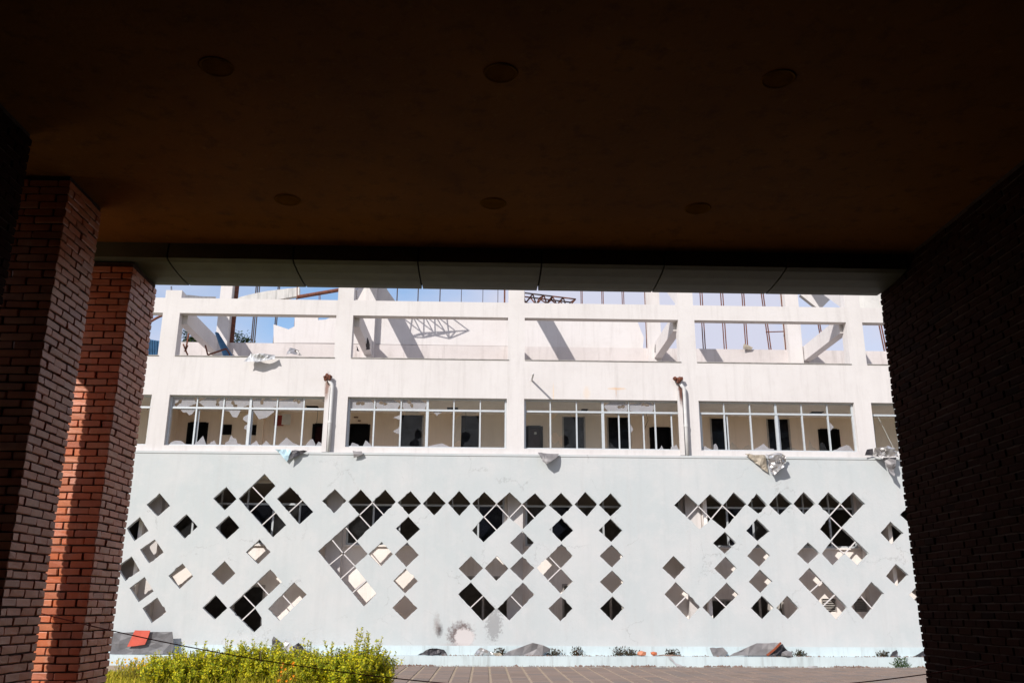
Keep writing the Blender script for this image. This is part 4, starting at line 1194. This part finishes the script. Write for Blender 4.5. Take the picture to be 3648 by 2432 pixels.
crumple('metal_sheet', 'grey curved flap stuck behind the roof beam of the third opening', z3, [(1392, 600), (1436, 540), (1440, 600), (1412, 668), (1388, 668)], YT - .5, 'grey_sheet', .08, 33, cell=.15)
crumple('metal_sheet', 'beige scrap caught on the rusty posts of the fourth opening', z4, [(508, 640), (520, 588), (560, 600), (602, 622), (592, 642)], YT - .05, 'beige_sheet', .1, 34, cell=.15)

# ------------------------------------------------------------------ plants
def leaf_into(mb, P, d, up, ln, wd):
    s = d.cross(up)
    if s.length < 1e-4: s = Vector((1, 0, 0))
    s = s.normalized() * wd
    m_ = P + d * ln * .5
    mb.add([P, m_ + s, P + d * ln, m_ - s], [(0, 1, 2, 3)])
def shrub(label, cx, cy, rx, ry, h, nst, seed, tall=()):
    r = random.Random(seed)
    t = thing('shrub', label, 'shrub', (cx, cy, 0), 'yellow-green shrubs in front of the wall')
    st, lf = MB(), MB()
    def shoot(base, d, ln, dens=1.0):
        nn = 6
        pts = [base.copy()]
        q = base.copy(); dd = d.normalized()
        for i in range(nn):
            dd = (dd + Vector((r.uniform(-.14, .14), r.uniform(-.14, .14), .06))).normalized()
            q = q + dd * ln / nn
            pts.append(q.copy())
        st.tube(pts, .006, 4, .002)
        k = int(ln / .012 * dens)
        for i in range(k):
            u = r.uniform(.05, 1.0) * nn
            a = min(int(u), nn - 1)
            P = pts[a].lerp(pts[a + 1], u - a)
            ax = (pts[a + 1] - pts[a]).normalized()
            an = r.uniform(0, 2 * math.pi)
            sd = ax.orthogonal().normalized()
            sd = (Matrix.Rotation(an, 3, ax) @ sd)
            dl = (sd * 1.0 + ax * r.uniform(.2, .9)).normalized()
            leaf_into(lf, P, dl, (ax + Vector((r.uniform(-.5, .5), r.uniform(-.8, .2), 0))).normalized(), r.uniform(.055, .095) * (1.2 - .6 * u / nn), r.uniform(.015, .024) * (1.15 - .4 * u / nn))
    ncl = nst // 45
    for k in range(ncl):
        a = 2.399 * k; rr = math.sqrt((k + .5) / ncl)
        lx, ly = math.cos(a) * rr + r.uniform(-.1, .1), math.sin(a) * rr + r.uniform(-.1, .1)
        hc = h * (1.0 - .30 * rr ** 2) * r.choice((.62, .75, .85, .95, 1.02)) * r.uniform(.92, 1.06)
        bx_, by = cx + lx * rx * .85, cy + ly * ry * .85
        ld = Vector((r.uniform(-.22, .22) + lx * .18, r.uniform(-.15, .1), 0))
        for q in range(46):
            z0_ = r.uniform(.02, .45) * hc
            ln = (hc - z0_) * r.uniform(.55, 1.05)
            sp_ = r.uniform(0, .85) ; an = r.uniform(0, 6.28)
            d = Vector((math.cos(an) * sp_, math.sin(an) * sp_, 1.0)) + ld
            shoot(Vector((bx_ + math.cos(an) * .10, by + math.sin(an) * .10, z0_)), d, max(.16, ln), .85)
    for (tx, ty, th_) in tall:
        for q in range(3):
            shoot(Vector((cx + tx + r.uniform(-.04, .04), cy + ty, th_ - .7)), Vector((r.uniform(-.12, .12), r.uniform(-.1, .1), 1)), .7 * r.uniform(.8, 1), 1.2)
    for k in range(16):
        a = r.uniform(0, 6.28); rr = r.uniform(.1, .7)
        st.tube([(cx + r.uniform(-.1, .1), cy + r.uniform(-.1, .1), -.02), (cx + math.cos(a) * rx * rr * .6, cy + math.sin(a) * ry * rr * .6, h * .35), (cx + math.cos(a) * rx * rr, cy + math.sin(a) * ry * rr, h * .75)], .016, 5, .006)
    f_ = part('foliage', lf, 'shrub_leaf', t, kind='stuff')
    part('stems', st, 'stem_brown', t)
shrub('leftmost ragged yellow-green shrub beside the yellow flowers', -5.75, 19.2, 1.0, .70, .98, 950, 1, [(-.35, .0, .92), (.05, 0, 1.04), (.55, .1, 1.0)])
shrub('middle yellow-green shrub below the lowest black diamond', -4.45, 19.3, 1.1, .70, 1.02, 1050, 2, [(-.2, 0, 1.02), (.3, 0, 1.06), (.85, .1, 1.0)])
shrub('low yellow-green shrub beside the orange flowers', -3.35, 19.15, .95, .60, .82, 800, 3, [(-.1, 0, .85)])
shrub('tallest bushy shrub at the right end of the row', -2.62, 19.0, .74, .65, 1.00, 800, 4, [(-.45, 0, 1.05), (.06, 0, 1.24), (.2, 0, 1.16), (.5, 0, 1.06)])

gb = MB(); r = random.Random(11)
for k in range(26000):
    y = 14 + 9.7 * r.random() ** .8
    x = r.uniform(-.46 * y - .8, -2.75)
    h = r.uniform(.05, .16) * (1 + 1.2 * max(0, noise.noise(Vector((x * .9, y * .9, 0)))))
    a = r.uniform(0, 6.28); b_ = r.uniform(.15, .75)
    wv = Vector((math.cos(a + 1.57), math.sin(a + 1.57), 0)) * .006
    P = Vector((x, y, -.02)); Q = P + Vector((math.cos(a) * h * b_ * .4, math.sin(a) * h * b_ * .4, h * .7)); T_ = P + Vector((math.cos(a) * h * b_, math.sin(a) * h * b_, h))
    gb.add([P - wv, P + wv, Q + wv * .8, T_, Q - wv * .8], [(0, 1, 2, 3, 4)])
# long straw-coloured blades between the shrubs
for k in range(700):
    x = r.choice([r.gauss(-4.6, .5), r.gauss(-4.0, .4), r.gauss(-6.9, .5), r.uniform(-7, -3)]); y = r.uniform(18.1, 18.7)
    h = r.uniform(.15, .4); a = r.uniform(0, 6.28); wv = Vector((.004, .003, 0))
    P = Vector((x, y, -.02)); T_ = P + Vector((math.cos(a) * h * .35, math.sin(a) * h * .35, h)); Q = P + Vector((math.cos(a) * h * .1, math.sin(a) * h * .1, h * .6))
    gb.add([P - wv, P + wv, Q + wv, T_, Q - wv], [(0, 1, 2, 3, 4)])
o = link('grass', raw('grass', gb, 'grass_blade')); o['kind'] = 'stuff'; o['label'] = 'yellowish grass in front of the shrubs'; o['category'] = 'grass'

def flowers(label, cx, cy, rx, ry, h, nfl, mat, seed, lo=.3, dens=60):
    r = random.Random(seed)
    t = thing('flower_plant', label, 'flower', (cx, cy, 0))
    st, lf = MB(), MB()
    for k in range(dens):
        a = r.uniform(0, 6.28); q = math.sqrt(r.random())
        P = Vector((cx + math.cos(a) * rx * q, cy + math.sin(a) * ry * q, 0))
        hh = h * r.uniform(.5, 1)
        Tt = P + Vector((r.uniform(-.1, .1), r.uniform(-.1, .1), hh))
        st.tube([P, P.lerp(Tt, .5) + Vector((r.uniform(-.03, .03), 0, 0)), Tt], .004, 4, .002)
        for i in range(16):
            leaf_into(lf, P.lerp(Tt, r.uniform(.1, .95)), Vector((r.uniform(-1, 1), r.uniform(-1, 1), r.uniform(-.1, .9))).normalized(), Vector((0, 0, 1)), r.uniform(.06, .13), .010)
    part('leaves', lf, 'grass_blade', t, kind='stuff')
    part('stems', st, 'stem_brown', t)
    for k in range(nfl):
        a = r.uniform(0, 6.28); q = math.sqrt(r.random())
        c_ = Vector((cx + math.cos(a) * rx * q, cy - ry * r.random(), h * r.uniform(lo, 1.02)))
        fl = MB()
        for ringi, (n_, rad, zz) in enumerate(((8, .030, 0), (6, .020, .010))):
            for i in range(n_):
                an = 6.28 * i / n_ + ringi * .4
                d = Vector((math.cos(an), -.55, math.sin(an))).normalized()
                leaf_into(fl, c_ + Vector((0, -zz, 0)), d, Vector((0, 1, 0)), rad * r.uniform(.85, 1.15), .009)
        part('flower_head', fl, mat, t)
flowers('orange marigolds blooming between the two right shrubs', -3.78, 18.35, .20, .2, .62, 18, 'orange_petal', 21, .15, 24)
flowers('clump of yellow flowers beside the left brick column', -7.55, 21.4, .62, .5, .52, 44, 'yellow_petal', 22, .5, 130)
flowers('second clump of yellow flowers left of the shrubs', -6.75, 21.0, .40, .4, .46, 12, 'yellow_petal', 23, .5, 90)
r = random.Random(77)
WEEDS = [(b4, 920, .30, 'dark weed on the plinth left of the big grey sheet'), (b4, 1335, .26, 'reddish weed right of the big grey sheet'), (b4, 1510, .36, 'widest weed tuft on the plinth in the middle'),
         (b4, 1830, .34, 'dark weed tuft left of the broken bricks'), (b4, 1915, .26, 'greenish weed next to the broken bricks'),
         (b4, 2230, .26, 'weed above the white ribbon'), (b5, 905, .26, 'rusty weed right of the rust-edged sheet'), (b5, 1440, .2, 'brown weed beside the small upright scrap')]
for z, X, h, lab in WEEDS:
    P = at(*z(X, 395 if z is b4 else 328), YL + .1)
    wb = MB()
    for k in range(90):
        leaf_into(wb, Vector((P.x + r.gauss(0, .10), YL + .1 + r.uniform(-.08, .08), LZ + r.random() ** 1.9 * h * .6)), Vector((r.uniform(-.6, .6), r.uniform(-.6, .2), r.uniform(.1, 1))).normalized(), Vector((0, 1, 0)), r.uniform(.04, .1), .014)
    for k in range(3):
        wb.tube([(P.x + r.uniform(-.06, .06), YL + .1, LZ), (P.x + r.uniform(-.1, .1), YL + .1, LZ + h * .75)], .004, 4)
    t = thing('weed', lab, 'weed', (P.x, YL + .1, LZ), 'weeds growing on the plinth')
    part('leaves', wb, 'weed_leaf', t, kind='stuff')
P = at(*b5(1555, 400), D - .7)
wb = MB()
for k in range(140):
    leaf_into(wb, Vector((P.x + r.gauss(0, .13), D - .7 + r.uniform(-.08, .08), .016 + r.random() ** 1.5 * .24)), Vector((r.uniform(-.8, .8), r.uniform(-.6, .2), r.uniform(.1, 1))).normalized(), Vector((0, 1, 0)), r.uniform(.05, .1), .014)
t = thing('weed', 'green weed on the paving near the right brick pier', 'weed', (P.x, D - .7, .016))
part('leaves', wb, 'dark_leaf', t, kind='stuff')

# trees on the hill
def tree(label, x, y, h, rx, seed):
    r = random.Random(seed)
    z0 = 62 * math.exp(-((x + 92) / 40) ** 2) * math.exp(-((y - 225) / 46) ** 2) - 6
    t = thing('hill_tree', label, 'tree', (x, y, z0), 'trees on the hill')
    tr = MB().tube([(x, y, z0), (x + .2, y, z0 + h * .4), (x, y, z0 + h * .9)], .35, 8, .08)
    lf = MB()
    cl = []
    for k in range(34):
        u = r.uniform(.2, 1.0)
        rad = rx * (1.05 - .75 * abs(u - .5)) * r.uniform(.3, 1)
        a = r.uniform(0, 6.28)
        c_ = Vector((x + math.cos(a) * rad, y + math.sin(a) * rad, z0 + h * u))
        tr.tube([(x, y, z0 + h * u * .75), c_], .09, 5, .03)
        for q in range(70):
            P = c_ + Vector((r.gauss(0, .75), r.gauss(0, .75), r.gauss(0, .6)))
            leaf_into(lf, P, Vector((r.uniform(-1, 1), r.uniform(-1, 1), r.uniform(-.4, .8))).normalized(), Vector((0, 0, 1)), r.uniform(.4, .8), .20)
    part('trunk', tr, 'stem_brown', t)
    part('crown', lf, 'dark_leaf', t, kind='stuff')
for k, (q, h, rx, lab) in enumerate([((905, 500), 9, 3.4, 'largest rounded dark tree on the hill beyond the roof'), ((962, 508), 8, 2.6, 'narrower dark tree just right of the largest hill tree'),
                                     ((1000, 530), 7, 2.0, 'small pointed tree at the right end of the hill trees'), ((425, 500), 9, 3.2, 'dark tree behind the leftmost roof beam'), ((500, 505), 8, 2.8, 'dark tree left of the largest, partly behind the roof beam')]):
    Yt = 205
    P = at(*z1(*q), Yt)
    r_ = random.Random(k)
    tree(lab, P.x, Yt, 0, 0, k) if False else None
    # stand the tree on the hill so that its top reaches the sight line
    x, y = P.x, Yt
    z0 = 62 * math.exp(-((x + 92) / 40) ** 2) * math.exp(-((y - 225) / 46) ** 2) - 6
    tree(lab, x, y, max(6.0, P.z - z0), rx, k + 50)
